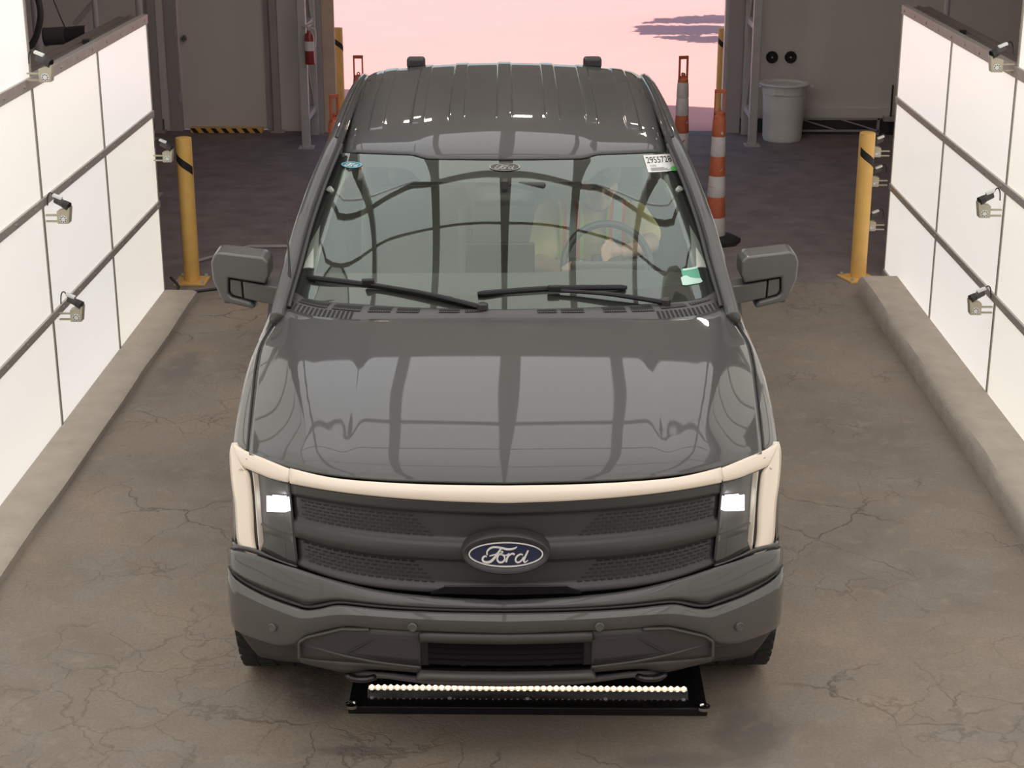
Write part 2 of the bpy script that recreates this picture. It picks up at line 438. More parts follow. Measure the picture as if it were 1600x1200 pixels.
def light_wall(side, cols, near_i, lab, top_rows):
    X = side * 2.52; t = thing('light_wall', lab, 'light wall', (X, cols[0], 0))
    y0 = cols[0]
    for i in range(len(cols)-1):
        ya, yb = cols[i]-y0, cols[i+1]-y0
        zs = list(ROWZ)
        if i >= near_i: zs += [1.87 + .615*k for k in range(1, top_rows+1)]
        for k in range(len(zs)-1):
            MB().bb((0, yb+.011, zs[k]+.016), (side*.018, ya-.011, zs[k+1]-.016)).build('light_panel', LPAN, t)
    zt = 1.87 + .615*top_rows
    for i, c in enumerate(cols):
        zz = zt if i >= near_i else ROWZ[-1]
        if i == 0: continue
        MB().bb((-side*.006, c-y0-.013, .02), (side*.03, c-y0+.013, zz)).build('seam_bar', SEAM, t)
    MB().bb((-side*.004, -.012, .02), (side*.05, .012, 1.87)).build('end_bar', SEAM, t)
    yn = cols[near_i]-y0; ye = cols[-1]-y0
    for k, z in enumerate(ROWZ):
        h = .03 if k == 3 else .022
        MB().bb((-side*.014, ye, z-h), (side*.03, .0, z+h)).build('rail', ALU, t, bevel=.003)
        y = -.1
        while y > ye:
            o = bpy.data.objects.new('rail_bolt', bolt_me); COL.objects.link(o); o.parent = t
            o.location = (-side*.014, y, z); o.scale = (-side, 1, 1)
            y -= .34 if y > yn - 3 else 1.0
    for k in range(1, top_rows+1):
        MB().bb((-side*.014, ye, 1.87+.615*k-.022), (side*.03, yn, 1.87+.615*k+.022)).build('rail', ALU, t)
    # housing behind the panels
    MB().bb((side*.03, ye, .0), (side*.18, .0, 1.845)).build('housing', WOODY, t)
    MB().bb((side*.03, yn, 1.845), (side*.18, .0, 1.885)).build('top_cap', WOODY, t, bevel=.004)
    MB().bb((side*.09, yn, 1.885), (side*.105, .0, 1.895)).build('cable_tray', WOODY, t)
    MB().bb((side*.03, ye, 1.845), (side*.18, yn, zt)).build('housing', WOODY, t)
    MB().bb((side*.03, cols[1]-y0-.03, 1.885), (side*.07, cols[1]-y0+.03, 1.91)).build('hinge', BLKP, t)
    return t
WOODY = mat('brown_panel_housing', (.16, .125, .105), .6, noise=(12, .2))
light_wall(-1, [11.16, 9.84, 8.50, 7.17, 5.84, 4.51, 3.18, 1.85, .52, -.81, -2.14], 2, 'glowing white panel wall on the passenger side, with the black blower tube behind it', 4)
light_wall(1, [11.78, 10.34, 8.90, 7.47, 6.04, 4.61, 3.18, 1.75, .32, -1.11, -2.54], 2, 'glowing white panel wall on the driver side, nearest the white bin', 4)
# overhead light panels of the booth, seen mirrored in bonnet and windscreen
OHX = -.13
oh = thing('overhead_light_array', 'light panel ceiling of the booth mirrored in the bonnet and windscreen', 'light array', (OHX, 10.35, 4.32))
BEAMX = [(-2.45, .10), (-1.80, .085), (-.81, .095), (0, .16), (.81, .095), (1.80, .085), (2.45, .10)]
BEAMY = [0, -1.78, -2.60, -4.05, -5.6, -7.15, -8.7, -10.25, -11.8]
OHB = mat('overhead_beam', (.60, .56, .54), .5)
for i in range(len(BEAMX)-1):
    xa = BEAMX[i][0] + BEAMX[i][1]/2; xb = BEAMX[i+1][0] - BEAMX[i+1][1]/2
    for k in range(len(BEAMY)-1):
        MB().bb((xa, BEAMY[k+1]+.02, 0), (xb, BEAMY[k]-.02, .02)).build('light_panel', CPAN, oh)
for x, wd in BEAMX:
    MB().bb((x-wd/2, BEAMY[-1], -.05), (x+wd/2, BEAMY[0], .06)).build('beam', OHB, oh)
for k, y in enumerate(BEAMY):
    hw = .038 if k == 1 else .022; bow = .34 if k == 1 else 0  # made-up bow, bends this bar's mirror image into an arch on the windscreen
    m = MB(); rows_ = []
    for x in [-2.5 + .25*i for i in range(21)]:
        yy = y - bow*(x/2.5)**2
        rows_.append([(x, yy-hw, -.02), (x, yy+hw, -.02), (x, yy+hw, .05), (x, yy-hw, .05), (x, yy-hw, -.02)])
    m.grid(rows_); m.build('cross_bar', OHB, oh)
MB().bb((-2.5, BEAMY[-1], .06), (2.5, 0, .10)).build('backing_board', OHB, oh)
for sx in (-2.45, 2.45):
    for y in (-.06, -11.7):
        MB().bb((sx-.04, y-.04, .06), (sx+.04, y+.04, 1.28)).build('hanger', OHB, oh)

# warm flood lamps hung under the tent roof past the booth (they glint in the bonnet)
WARM = emis('flood_glow', (1.0, .80, .66), 66.0)
for i, (x, lab) in enumerate(((-1.5, 'flood lamp hung under the tent roof over the door side'), (0.0, 'flood lamp hung under the tent roof over the lane middle'), (1.7, 'flood lamp hung under the tent roof over the bin side'))):
    f = thing('flood_lamp', lab, 'lamp', (x, 13.6, 5.05), 0, 'flood lamps under the tent roof')
    MB().box((0, 0, 0), (.34, .12, .24), (1.4, 0, 0)).build('housing', BLKP, f, bevel=.01)
    MB().box((0, -.011, -.065), (.30, .008, .20), (1.4, 0, 0)).build('lamp_face', WARM, f)
    MB().bb((-.18, -.02, -.02), (-.165, .02, .55)).bb((.165, -.02, -.02), (.18, .02, .55)).build('yoke', STEEL, f)
# ------------------------------------------------------------------ pickup truck (local: x to the picture's right, y towards the tail, z up)
TLOC, TROT = (-.083, 5.06, 0), .0179
TK = thing('pickup_truck', 'dark grey crew cab pickup truck with glowing white light bar on its nose', 'pickup truck', TLOC, TROT)
BX = [0, .2, .4, .575, .725, .80, .877, .93, .96, .98, 1.0]
BY1 = [.05, .06, .085, .135, .21, .265, .335, .39, .43, .50, .62]
BX2 = [0, .2, .4, .575, .725, .80, .877, .93, .96, .98, .99]
BY2 = [.05, .06, .085, .125, .18, .22, .28, .33, .37, .44, .55]
def s1(x, z, off=0): return hermite(abs(x), BX, BY1) + .10*(z-.88) + off
def s2(x, z, off=0): return hermite(abs(x), BX2, BY2) + .10*(z-.88) + off
def full(pl): return [(-x, z) for x, z in reversed(pl) if x > .003] + [p for p in pl]
def sm(pl, n=6):
    return [(v.x, v.y) for v in catmull([(x, z, 0) for x, z in pl], n)]
def patch(A, B, n=40, m=4, surf=s1, off=0., offB=None, bulge=0., both=False, smooth_pl=True):
    """ruled skin between two outlines (x,z) lying on a front surface; positive off = deeper"""
    if smooth_pl: A, B = sm(A), sm(B)
    if both: A, B = full(A), full(B)
    A = resample([(x, z, 0) for x, z in A], n); B = resample([(x, z, 0) for x, z in B], n)
    offB = off if offB is None else offB
    rows = []
    for j in range(m+1):
        t = j/m
        rows.append([])
        for a, b in zip(A, B):
            p = a.lerp(b, t)
            y = surf(p.x, p.y, lerp(off, offB, t)) - bulge*math.sin(math.pi*t)
            rows[-1].append((p.x, y, p.y))
    return rows
def mir(rows): return [[(-p[0], p[1], p[2]) for p in r] for r in rows]
def pair(rows, name, mt, parent=TK, **kw):
    out = []
    for s in (-1, 1):
        m = MB().grid(rows if s == 1 else mir(rows))
        p = parent[s] if isinstance(parent, dict) else parent
        out.append(m.build(name, mt, p, **kw))
    return out

# ---- bonnet
V = [0, .05, .12, .25, .45, .63, .81, 1]
hYc = [.10, .125, .195, .37, .62, .85, 1.05, 1.225]; hZc = [1.080, 1.100, 1.131, 1.176, 1.226, 1.264, 1.291, 1.309]
hXe = [.877, .879, .886, .906, .926, .941, .944, .912]; hYe = [.345, .365, .42, .629, .861, 1.049, 1.246, 1.445]; hZe = [1.090, 1.093, 1.099, 1.124, 1.153, 1.178, 1.205, 1.235]
hXs = [.60, .61, .64, .69, .745, .785, .82, .865]
GX = [0, .217, .457, .656, .827, 1]; GYf = [0, .04, .12, .29, .56, 1]; GYr = [0, .005, .02, .075, .34, 1]
def bonnet_pt(v, u):
    f = lambda t: hermite(v, V, t)
    xe, xs = f(hXe), f(hXs); x = u*xe
    g = lerp(hermite(u, GX, GYf), hermite(u, GX, GYr), sstep(v, 0, .5))
    y = lerp(f(hYc), f(hYe), g)
    zc, ze = f(hZc), f(hZe); q0 = .15
    if x < xs: q = q0*(x/xs)**2
    else:
        t = (x-xs)/(xe-xs); q = q0 + (1-q0)*(.72*t + .28*t*t)
    z = zc - (zc-ze)*q
    fade = sstep(v, .06, .22)*(1 - .5*sstep(v, .8, 1))
    z -= .0055*fade*(sstep(x, .50, .56) - sstep(x, xs-.11, xs-.04)*.9)      # raised centre field and outer ridge
    return (x, y, z)
us = [i/56 for i in range(57)]
vs_ = [0, .01, .022, .036, .05, .07, .095, .12, .16, .2] + [.2 + .8*i/30 for i in range(1, 31)]
rows = [[(-p[0], p[1], p[2]) for p in (bonnet_pt(v, u) for u in reversed(us[1:]))] + [bonnet_pt(v, u) for u in us] for v in vs_]
hood = MB().grid(rows).build('bonnet', PAINT, TK, smooth=True, angle=180, solid=.012)

# ---- front wings
FYo = [.36, .42, .5, .62, .8, 1.0, 1.2, 1.5, 1.78]; FXo = [.936, .952, .966, .978, .990, .995, .992, .982, .978]
def wing_profile(y):
    xe = hermite(y, hYe + [1.60, 1.8], hXe + [.905, .905]); ze = hermite(y, hYe + [1.60, 1.8], hZe + [1.250, 1.262])
    xo = hermite(y, FYo, FXo)
    dy = y - .97; zb = .42 + math.sqrt(max(.47**2 - dy*dy, 0)) if abs(dy) < .469 else .45
    if y < .6: zb = max(zb, .735)
    z4 = max(.96, zb+.06); z5 = max(.82, zb+.03)
    return [(xe+.004, y, ze-.006), (xe+.010, y, ze-.001), (lerp(xe, xo, .45), y, ze-.012), (lerp(xe, xo, .75), y, ze-.030), (xo-.008, y, ze-.062), (xo, y, ze-.11),
            (xo+.002, y, lerp(ze-.11, z4, .5)), (xo, y, z4), (xo+.006, y, z5), (xo+.012, y, zb), (xo-.03, y, zb)]
ysw = [.375 + (1.76-.375)*i/48 for i in range(49)]
rows = [[(px, max(py, s1(min(px, .985), pz, .010)) if pz < 1.115 else py, pz) for px, py, pz in wing_profile(y)] for y in ysw]
pair(rows, 'wing', PAINT, smooth=True, angle=60)
# dark filler behind the shut lines, with an unseen block added against light leaks
m = MB(); m.bb((-.84, .48, .5), (.84, 1.34, 1.0)); m.build('bonnet_light_block', BLKP, TK)
pair([[(lerp(hermite(v, V, hXe), hermite(v, V, hXe)+.02, t)-.008, hermite(v, V, hYe), hermite(v, V, hZe)-.02) for t in (0, 1)] for v in [i/20 for i in range(21)]], 'shut_line_seal', BLKP)

# ---- light bar, headlamps
DRL = mat('light_bar_white', (.62, .56, .48), .25, 0, .6, emit=(1.0, .78, .58), es=.24)
bar_t = [(0, 1.085), (.19, 1.084), (.40, 1.083), (.573, 1.080), (.7225, 1.085)]; bar_b = [(0, 1.026), (.19, 1.029), (.40, 1.034), (.574, 1.035), (.7255, 1.032)]
rows = patch(bar_t, bar_b, 60, 8, s1, -.004, -.006, .012, both=True)
MB().grid(rows).build('light_bar', DRL, TK, smooth=True, solid=.02, angle=180)
MB().grid(patch([(0, 1.026), (.40, 1.034), (.574, 1.035), (.7255, 1.032)], [(0, 1.018), (.40, 1.026), (.574, 1.028), (.72, 1.024)], 50, 2, s1, .004, both=True)).build('light_bar_gap', BLKP, TK, solid=.01)
top_up = [(.727, 1.083), (.768, 1.087), (.826, 1.091), (.872, 1.091), (.905, 1.092), (.930, 1.095), (.947, 1.098)]
top_lo = [(.731, 1.034), (.792, 1.030), (.851, 1.031), (.885, 1.031), (.904, 1.032)]
v_out = [(.948, 1.098), (.960, 1.06), (.963, 1.013), (.957, .943), (.947, .884), (.945, .814), (.944, .757), (.936, .728)]
v_in = [(.905, 1.031), (.890, 1.010), (.884, .957), (.880, .878), (.879, .785), (.869, .728)]
LENS = glass('headlamp_lens', (.93, .93, .93), 1.0, 1.5, (1, 1, 1))
HLIN = mat('headlamp_reflector', (.16, .155, .15), .3, .6)
HLDK = mat('headlamp_bezel', (.05, .048, .048), .25)
PROJ = emis('headlamp_beam', (.95, .97, 1.0), 5.0)
HL = {}
for s in (-1, 1):
    e = bpy.data.objects.new('headlamp', None); COL.objects.link(e); e.parent = TK; HL[s] = e
    e['label'] = 'lit headlamp in a C-shaped white light strip'
DRL2 = DRL
pair(patch(top_up, top_lo, 26, 6, s1, -.005, -.007, .010), 'light_strip', DRL, HL, smooth=True, angle=180, solid=.02)
pair(patch(v_out, v_in, 26, 6, s1, -.002, -.009, .008), 'light_strip', DRL, HL, smooth=True, angle=180, solid=.02)
gap = [(.874, 1.03), (.867, .968), (.862, .84), (.856, .745)]
pair(patch([(.905, 1.031), (.890, 1.010), (.884, .957), (.880, .878), (.879, .785), (.869, .728)], gap, 14, 2, s1, .012), 'dark_channel', TRIM, HL, smooth=True, solid=.01)
# lamp bowl: bezel, floor, reflector steps, LED block, clear lens
lens_o = [(.870, 1.030), (.864, .968), (.859, .84), (.853, .742)]; lens_i = [(.731, 1.026), (.726, .95), (.718, .84), (.711, .740)]
pair(patch(lens_o, lens_i, 12, 8, s1, .055, .055, -.035), 'reflector', HLIN, HL, smooth=True, angle=180, solid=.01)
pair(patch(lens_o, [(a[0]-.012, a[1]) for a in lens_o], 12, 2, s1, .004, .03), 'bezel', DRL, HL, smooth=True, solid=.006)
pair(patch(lens_i, [(a[0]+.014, a[1]) for a in lens_i], 12, 2, s1, .004, .05), 'bezel', HLDK, HL, smooth=True, solid=.006)
pair(patch([(.868, 1.030), (.731, 1.026)], [(.866, 1.010), (.735, 1.008)], 10, 2, s1, .004, .05, smooth_pl=False), 'bezel', HLDK, HL, solid=.006)
pair(patch([(.853, .742), (.711, .740)], [(.852, .80), (.718, .80)], 10, 4, s1, .004, .05, smooth_pl=False), 'bezel', HLDK, HL, solid=.006)
pair(patch([(.845, .842), (.725, .842)], [(.845, .835), (.725, .835)], 10, 2, s1, .02, smooth_pl=False), 'divider', HLDK, HL, solid=.01)
pair(patch([(.818, .950), (.745, .968)], [(.820, .893), (.747, .915)], 6, 3, s1, .022, smooth_pl=False), 'led_block', PROJ, HL, solid=.02)
pair(patch([(.822, .957), (.742, .976)], [(.822, .952), (.742, .970)], 6, 1, s1, .016, smooth_pl=False), 'led_hood', CHROME, HL, solid=.02)
pair(patch(lens_o, lens_i, 16, 8, s1, .0, .0, .006), 'clear_lens', LENS, HL, smooth=True, angle=180)

# ---- grille panel with embossed dashes
g_t = [(0, 1.021), (.19, 1.024), (.401, 1.028), (.574, 1.029), (.7235, 1.024)]; g_b = [(0, .705), (.193, .708), (.407, .713), (.560, .722), (.708, .740)]
A = resample([(x, z, 0) for x, z in full(sm(g_t))], 73); B = resample([(x, z, 0) for x, z in full(sm(g_b))], 73)
def grille_y(p, t):
    # crowned bands: proud sill, recessed textured strip, proud belt, recessed strip, foot
    dep = .016*(sstep(t, .10, .16) - sstep(t, .40, .46)) + .016*(sstep(t, .63, .67) - sstep(t, .90, .96))
    return s1(p.x, p.y, .004) + dep - .012*math.sin(math.pi*clamp((t-.42)/.24))*(1 if .42 < t < .66 else 0)
GT = [i/48 for i in range(49)]
rows = [[((p := a.lerp(b, t)).x, grille_y(p, t), p.y) for a, b in zip(A, B)] for t in GT]
GR = MB().grid(rows).build('grille', GRILLE, TK, smooth=True, angle=180, solid=.02)
m = MB()
for band, (t0, t1) in enumerate(((.19, .39), (.69, .90))):
    for r in range(6):
        t = lerp(t0, t1, r/5)
        for k in range(-26, 27):
            xx = (k + .5*(r % 2))*.0262
            i = 36 + xx/.72*36
            if not 1 <= i <= 71 or (abs(xx) < .30 - .012*r): continue
            fi = int(i); ft = i-fi
            a = A[fi].lerp(A[fi+1], ft).lerp(B[fi].lerp(B[fi+1], ft), t)
            y = grille_y(a, t); hw, hh = .0105, .0038*clamp((abs(xx)-.24)/.12, .3, 1)
            dy = .5*(s1(a.x+.02, a.y) - s1(a.x-.02, a.y))/.02
            m.add([(a.x-hw, y-dy*hw+.002, a.y-hh), (a.x+hw, y+dy*hw+.002, a.y-hh), (a.x+hw, y+dy*hw+.002, a.y+hh), (a.x-hw, y-dy*hw+.002, a.y+hh),
                   (a.x-hw*.7, y-dy*hw*.7-.006, a.y), (a.x+hw*.7, y+dy*hw*.7-.006, a.y)], [(0,1,5,4),(2,3,4,5),(0,4,3),(1,2,5),(0,3,2,1)])
o = m.build('grille_texture', GRILLE, GR); o['kind'] = 'stuff'
# dark slot under the grille
MB().grid(patch([(0, .738), (.20, .735), (.25, .712)], [(0, .712), (.20, .712), (.25, .710)], 20, 2, s1, -.002, .0, both=True, smooth_pl=False)).build('grille_slot', SHUT, TK, solid=.01)
MB().grid(patch([(0, .7415), (.203, .7385)], [(0, .7375), (.207, .7345)], 20, 2, s1, -.006, both=True, smooth_pl=False)).build('grille_lip', GRP, TK, solid=.006)

# ---- oval badge with script lettering
BLUE = mat('badge_blue', (.012, .018, .055), .25, 0, .6); SILV = mat('badge_silver', (.80, .78, .76), .3, .25)
FORD = [   # strokes of the script in a 232 x 77 half-size oval, (x, z, width)
    [(-118, -2, 9), (-119, 16, 10), (-108, 33, 11), (-85, 46, 11), (-55, 47, 11), (-25, 42, 12), (5, 35, 13), (30, 35, 12), (54, 40, 10), (70, 49, 5)],
    [(-30, 40, 9), (-42, 22, 12), (-58, 0, 14), (-75, -22, 15), (-95, -41, 15), (-118, -48, 14), (-138, -44, 13), (-147, -31, 12), (-143, -17, 12), (-130, -9, 10), (-121, -14, 6)],
    [(-104, -8, 6), (-88, -4, 7), (-70, 2, 7), (-52, 6, 6)],
    [(-32, 18, 5), (-22, 22, 5), (-20, 14, 5), (-30, 10, 5), (-44, 0, 8), (-53, -16, 10), (-54, -32, 11), (-44, -45, 11), (-28, -47, 11), (-13, -38, 11), (-7, -22, 10), (-12, -8, 9), (-24, 1, 7), (-36, 0, 6)],
    [(-20, 2, 5), (-4, -4, 6), (12, 2, 7), (18, 6, 9), (10, -14, 11), (4, -32, 12), (1, -46, 11)],
    [(8, -22, 7), (20, -4, 9), (34, 5, 10), (46, 6, 11), (54, 0, 11)],
    [(106, -2, 7), (94, 3, 9), (78, -3, 10), (65, -16, 11), (60, -33, 11), (68, -46, 10), (84, -46, 10), (100, -33, 10), (112, -14, 9)],
    [(140, 26, 9), (128, 2, 11), (117, -22, 12), (112, -38, 12), (118, -47, 9), (130, -42, 6), (138, -34, 4)],
]
def script(name, c, half_w, mt, parent, frame, lift):
    """lay the strokes on a local frame: frame(u, v) -> point, u right and v up in metres"""
    m = MB(); k = half_w/232
    for st in FORD:
        pts = catmull([(a, b, wd) for a, b, wd in st], 5)
        L = []; Rr = []
        for i, p in enumerate(pts):
            d = (pts[min(i+1, len(pts)-1)] - pts[max(i-1, 0)]); d = Vector((d.x, d.y)).normalized(); nn = Vector((-d.y, d.x))*p.z*.5
            L.append(frame((p.x+nn.x)*k, (p.y+nn.y)*k)); Rr.append(frame((p.x-nn.x)*k, (p.y-nn.y)*k))
        m.grid([L, Rr])
    return m.build(name, mt, parent, solid=lift)
BD = bpy.data.objects.new('oval_badge', None); COL.objects.link(BD); BD.parent = TK; BD['label'] = 'blue oval badge with silver script reading Ford'
bc = Vector((0, .012, .866)); lean = math.radians(6)
def bfr(u, v, d=0.): return (bc.x+u, bc.y + v*math.sin(lean) + d*-1 + .3*u*u, bc.z + v*math.cos(lean))
def oval(a, b, d, n=64): return [bfr(a*math.cos(2*math.pi*i/n), b*math.sin(2*math.pi*i/n), d) for i in range(n+1)]
m = MB(); m.grid([oval(.147, .070, -.045), oval(.146, .070, .004), oval(.140, .064, .012), oval(.130, .052, .010), oval(.123, .045, .003)]); m.build('bezel', BLKP, BD, smooth=True, angle=40)
m = MB(); m.grid([oval(.1225, .0445, .002), oval(.06, .022, .004), oval(.001, .0005, .0045)]); m.build('blue_field', BLUE, BD, smooth=True)
m = MB(); m.grid([oval(.1225, .0430, .003), oval(.1225, .0430, .007), oval(.1180, .0390, .007), oval(.1180, .0390, .003)]); m.build('silver_ring', SILV, BD, smooth=True)
script('script_lettering', None, .121, SILV, BD, lambda u, v: bfr(u, v*1.06, .008), .003)

# ---- painted lower fascia, bumper
bA_up = [(0, .690), (.193, .695), (.407, .705), (.559, .724), (.704, .745), (.80, .752), (.857, .752), (.907, .745), (.944, .735), (.968, .72), (.976, .715)]
bA_lo = [(0, .669), (.278, .667), (.422, .668), (.526, .669), (.576, .665), (.626, .650), (.677, .633), (.727, .643), (.823, .652), (.90, .655), (.952, .665), (.972, .672)]
def s2b(x, z, off=0): return s2(x, z, off)
MB().grid(patch(bA_up, bA_lo, 81, 6, lambda x, z, o: s2(x, z, o) + .05*sstep(abs(x), .70, .80)*0, .0, -.022, .008, both=True)).build('upper_fascia', PAINT, TK, smooth=True, angle=60, solid=.02)
# corner infill between headlamp and fascia
pair(patch([(.71, .745), (.80, .752), (.857, .757), (.90, .752), (.935, .742), (.96, .74)], [(.711, .742), (.80, .748), (.857, .742), (.907, .735), (.94, .725), (.965, .715)], 20, 3, lambda x, z, o: lerp(s1(x, z), s2(x, z), .4), .0), 'fascia_corner', PAINT, smooth=True, solid=.01)
b_up = [(0, .663), (.277, .661), (.412, .660), (.524, .661), (.574, .656), (.624, .637), (.671, .624), (.701, .626), (.760, .633), (.819, .638), (.893, .645), (.94, .653), (.965, .66), (.976, .665)]
b_cr = [(0, .645), (.276, .645), (.458, .644), (.540, .639), (.58, .632), (.622, .620), (.676, .605), (.705, .603), (.757, .611), (.828, .618), (.902, .622), (.952, .626), (.974, .632), (.984, .636)]
b_lo = [(0, .589), (.214, .591), (.450, .588), (.548, .582), (.672, .532), (.699, .505), (.765, .478), (.862, .468), (.939, .462), (.965, .47), (.978, .50), (.986, .53)]
MB().grid(patch(bA_lo, b_up, 81, 2, s2, -.005, -.02, -.008, both=True)).build('fascia_recess', DKP, TK, smooth=True, solid=.01)
A_ = patch(b_up, b_cr, 101, 5, s2, -.040, -.064, .002, both=True); B_ = patch(b_cr, b_lo, 101, 8, s2, -.064, -.040, .004, both=True)
BUMP = mat('bumper_paint', (.082, .079, .076), .4, 0, 1.0, coat_r=.03, spec=.2)
BU = MB().grid(A_ + B_[1:]).build('bumper', BUMP, TK, smooth=True, angle=28, solid=.015)
for (x, z) in ((-.309, .615), (.309, .615), (-.793, .545), (.793, .545)):
    y = s2(x, z, -.066); dx = (s2(x+.03, z)-s2(x-.03, z))/.06
    m = MB().lathe([(.0155, .012), (.0155, -.002), (.0125, -.004), (.0115, -.002), (.001, -.002)], (0,0,0), 'y', 20)
    m.build('parking_sensor', BUMP, BU, smooth=True, loc=(x, y+.002, z), rot=(-.1, 0, math.atan(dx)))
# lower dark fascia with lamp pockets and centre intake
z_t = [(0, .590), (.451, .586), (.549, .578), (.673, .530), (.702, .503)]; z_m = [(0, .455), (.30, .452), (.50, .455), (.62, .462), (.702, .470)]
def s2l(x, z, off=0): return s2(x, z, off)
POCK = mat('pocket_shade', (.026, .021, .022), .6)  # shade of the recess put into the dark colour of a near-flush panel
LF = thing('lower_fascia', None, None); LF.parent = TK
MB().grid(patch([(.285, .588), (.451, .586), (.549, .578), (.673, .530), (.702, .503)], [(.285, .452), (.45, .455), (.54, .452), (.63, .445), (.702, .440)], 30, 6, s2, -.028, -.01)).build('panel', DKP, LF, smooth=True, solid=.012)
MB().grid(mir(patch([(.285, .588), (.451, .586), (.549, .578), (.673, .530), (.702, .503)], [(.285, .452), (.45, .455), (.54, .452), (.63, .445), (.702, .440)], 30, 6, s2, -.028, -.01))).build('panel', DKP, LF, smooth=True, solid=.012)
for s in (-1, 1):
    f = (lambda r: r) if s == 1 else mir
    MB().grid(f(patch([(.292, .566), (.43, .563), (.535, .492)], [(.292, .468), (.43, .476), (.535, .486)], 16, 4, s2, -.033, -.024, -.012, smooth_pl=False))).build('lamp_pocket', POCK, LF, smooth=True, solid=.006)
    MB().grid(f(patch([(.287, .462), (.44, .470), (.545, .480), (.70, .500)], [(.287, .456), (.44, .464), (.545, .474), (.70, .494)], 20, 2, s2, -.030, -.026, smooth_pl=False))).build('crease_strip', GRP, LF, solid=.006)
    MB().grid(f(patch([(.455, .592), (.549, .584), (.673, .535), (.706, .508), (.708, .44)], [(.455, .584), (.545, .577), (.668, .529), (.698, .502), (.700, .44)], 24, 2, s2, -.040, -.036, smooth_pl=False))).build('pocket_rim', GRP, LF, smooth=True, solid=.012)
    MB().grid(f(patch([(.285, .452), (.45, .455), (.54, .452), (.63, .445), (.702, .440)], [(.285, .425), (.45, .425), (.53, .40), (.62, .405), (.70, .41)], 20, 3, s2, -.01, .02))).build('chin_panel', GRP, LF, smooth=True, solid=.012)
    MB().grid(f(patch([(.70, .495), (.765, .480), (.862, .470), (.939, .464), (.96, .47)], [(.53, .385), (.70, .372), (.80, .358), (.873, .345), (.89, .36)], 20, 4, s2, -.02, .07))).build('corner_valance', DKP, LF, smooth=True, solid=.012)
    # tow hook
    m = MB(); x0 = s*.49
    pts = [(x0-.05, .20, .388), (x0-.05, .095, .382), (x0-.03, .066, .380), (x0, .058, .380), (x0+.03, .066, .380), (x0+.05, .095, .382), (x0+.05, .20, .388)]
    m.tube(catmull(pts, 4), .012, 10); m.build('tow_hook', TRIM, TK, smooth=True)
    MB().bb((x0-.075, .16, .36), (x0+.075, .20, .42)).build('tow_hook_pocket', BLKP, LF)
MB().grid(patch([(0, .590), (.285, .589)], [(0, .556), (.285, .556)], 20, 2, s2, -.03, -.02, both=True, smooth_pl=False)).build('intake_top', GRP, LF, smooth=True, solid=.02)
MB().grid(patch([(0, .452), (.285, .450)], [(0, .432), (.30, .430)], 20, 2, s2, -.03, -.02, both=True, smooth_pl=False)).build('intake_sill', GRP, LF, smooth=True, solid=.03)
MB().bb((-.29, .10, .38), (.29, .13, .59)).build('intake_back', SHUT, LF)
for z in (.535, .515, .495, .475):
    MB().grid(patch([(0, z+.004), (.26, z+.004)], [(0, z-.004), (.26, z-.004)], 10, 1, s2, .0, .012, both=True, smooth_pl=False)).build('shutter_slat', SHUT, LF, solid=.02)
for x in (-.143, .143):
    MB().bb((x-.010, .028, .445), (x+.010, .06, .56)).build('intake_bar', GRP, LF, bevel=.003)
for x in (-.275, .275):
    MB().bb((x-.018, .035, .445), (x+.018, .09, .565)).build('intake_side', DKP, LF, bevel=.004)
MB().grid(patch([(0, .430), (.25, .428), (.29, .425)], [(0, .386), (.22, .386), (.25, .39)], 16, 2, s2, .03, both=True, smooth_pl=False)).build('lower_intake', SHUT, LF, solid=.01)
MB().grid(patch([(0, .388), (.24, .388), (.40, .40), (.54, .395)], [(0, .362), (.24, .362), (.42, .365), (.54, .365)], 30, 3, s2, .03, .10, both=True, smooth_pl=False)).build('air_dam', GRP, LF, smooth=True, solid=.02)
MB().bb((-.62, .165, .365), (.62, .3, .56)).bb((-.72, .3, .34), (.72, 1.0, .56)).build('undertray', BLKP, TK)
MB().bb((-.55, 1.0, .30), (.55, 5.6, .55)).build('chassis', BLKP, TK)

# ---- wheels
def wheel(x, y):
    e = bpy.data.objects.new('wheel', None); COL.objects.link(e); e.parent = TK; e.location = (x, y, .405)
    prof = [(.25, -.115), (.33, -.135), (.375, -.137), (.395, -.12), (.404, -.09), (.405, 0), (.404, .09), (.395, .12), (.375, .137), (.33, .135), (.25, .115)]
    MB().lathe(prof, (0,0,0), 'x', 48, close=False).build('tyre', RUBBER, e, smooth=True, angle=60)
    MB().lathe([(.255, -.11), (.24, -.07), (.24, .07), (.255, .11)], (0,0,0), 'x', 40, close=False).build('rim_barrel', CHROME, e, smooth=True)
    s = 1 if x > 0 else -1
    m = MB()
    for k in range(6):
        a = k*math.pi/3
        m.box((s*.075, .13*math.cos(a), .13*math.sin(a)), (.03, .24, .055), (a, 0, 0))
    m.lathe([(.05, .06*s), (.05, .10*s), (.02, .105*s)], (0,0,0), 'x', 20)
    m.build('spokes', mat('wheel_alloy', (.16, .16, .16), .3, .8), e)
    mt = MB(); step = 2*math.pi/44
    for k in range(44):
        for q, xx in enumerate((-.10, -.035, .035, .10)):
            a = (k + .5*(q % 2))*step
            mt.box((xx, .4045*math.cos(a), .4045*math.sin(a)), (.055, .008, .036), (a, 0, 0))
    o = mt.build('tread_blocks', RUBBER, e); o['kind'] = 'stuff'
for x in (-.872, .872):
    for y in (.97, 4.66): wheel(x, y)
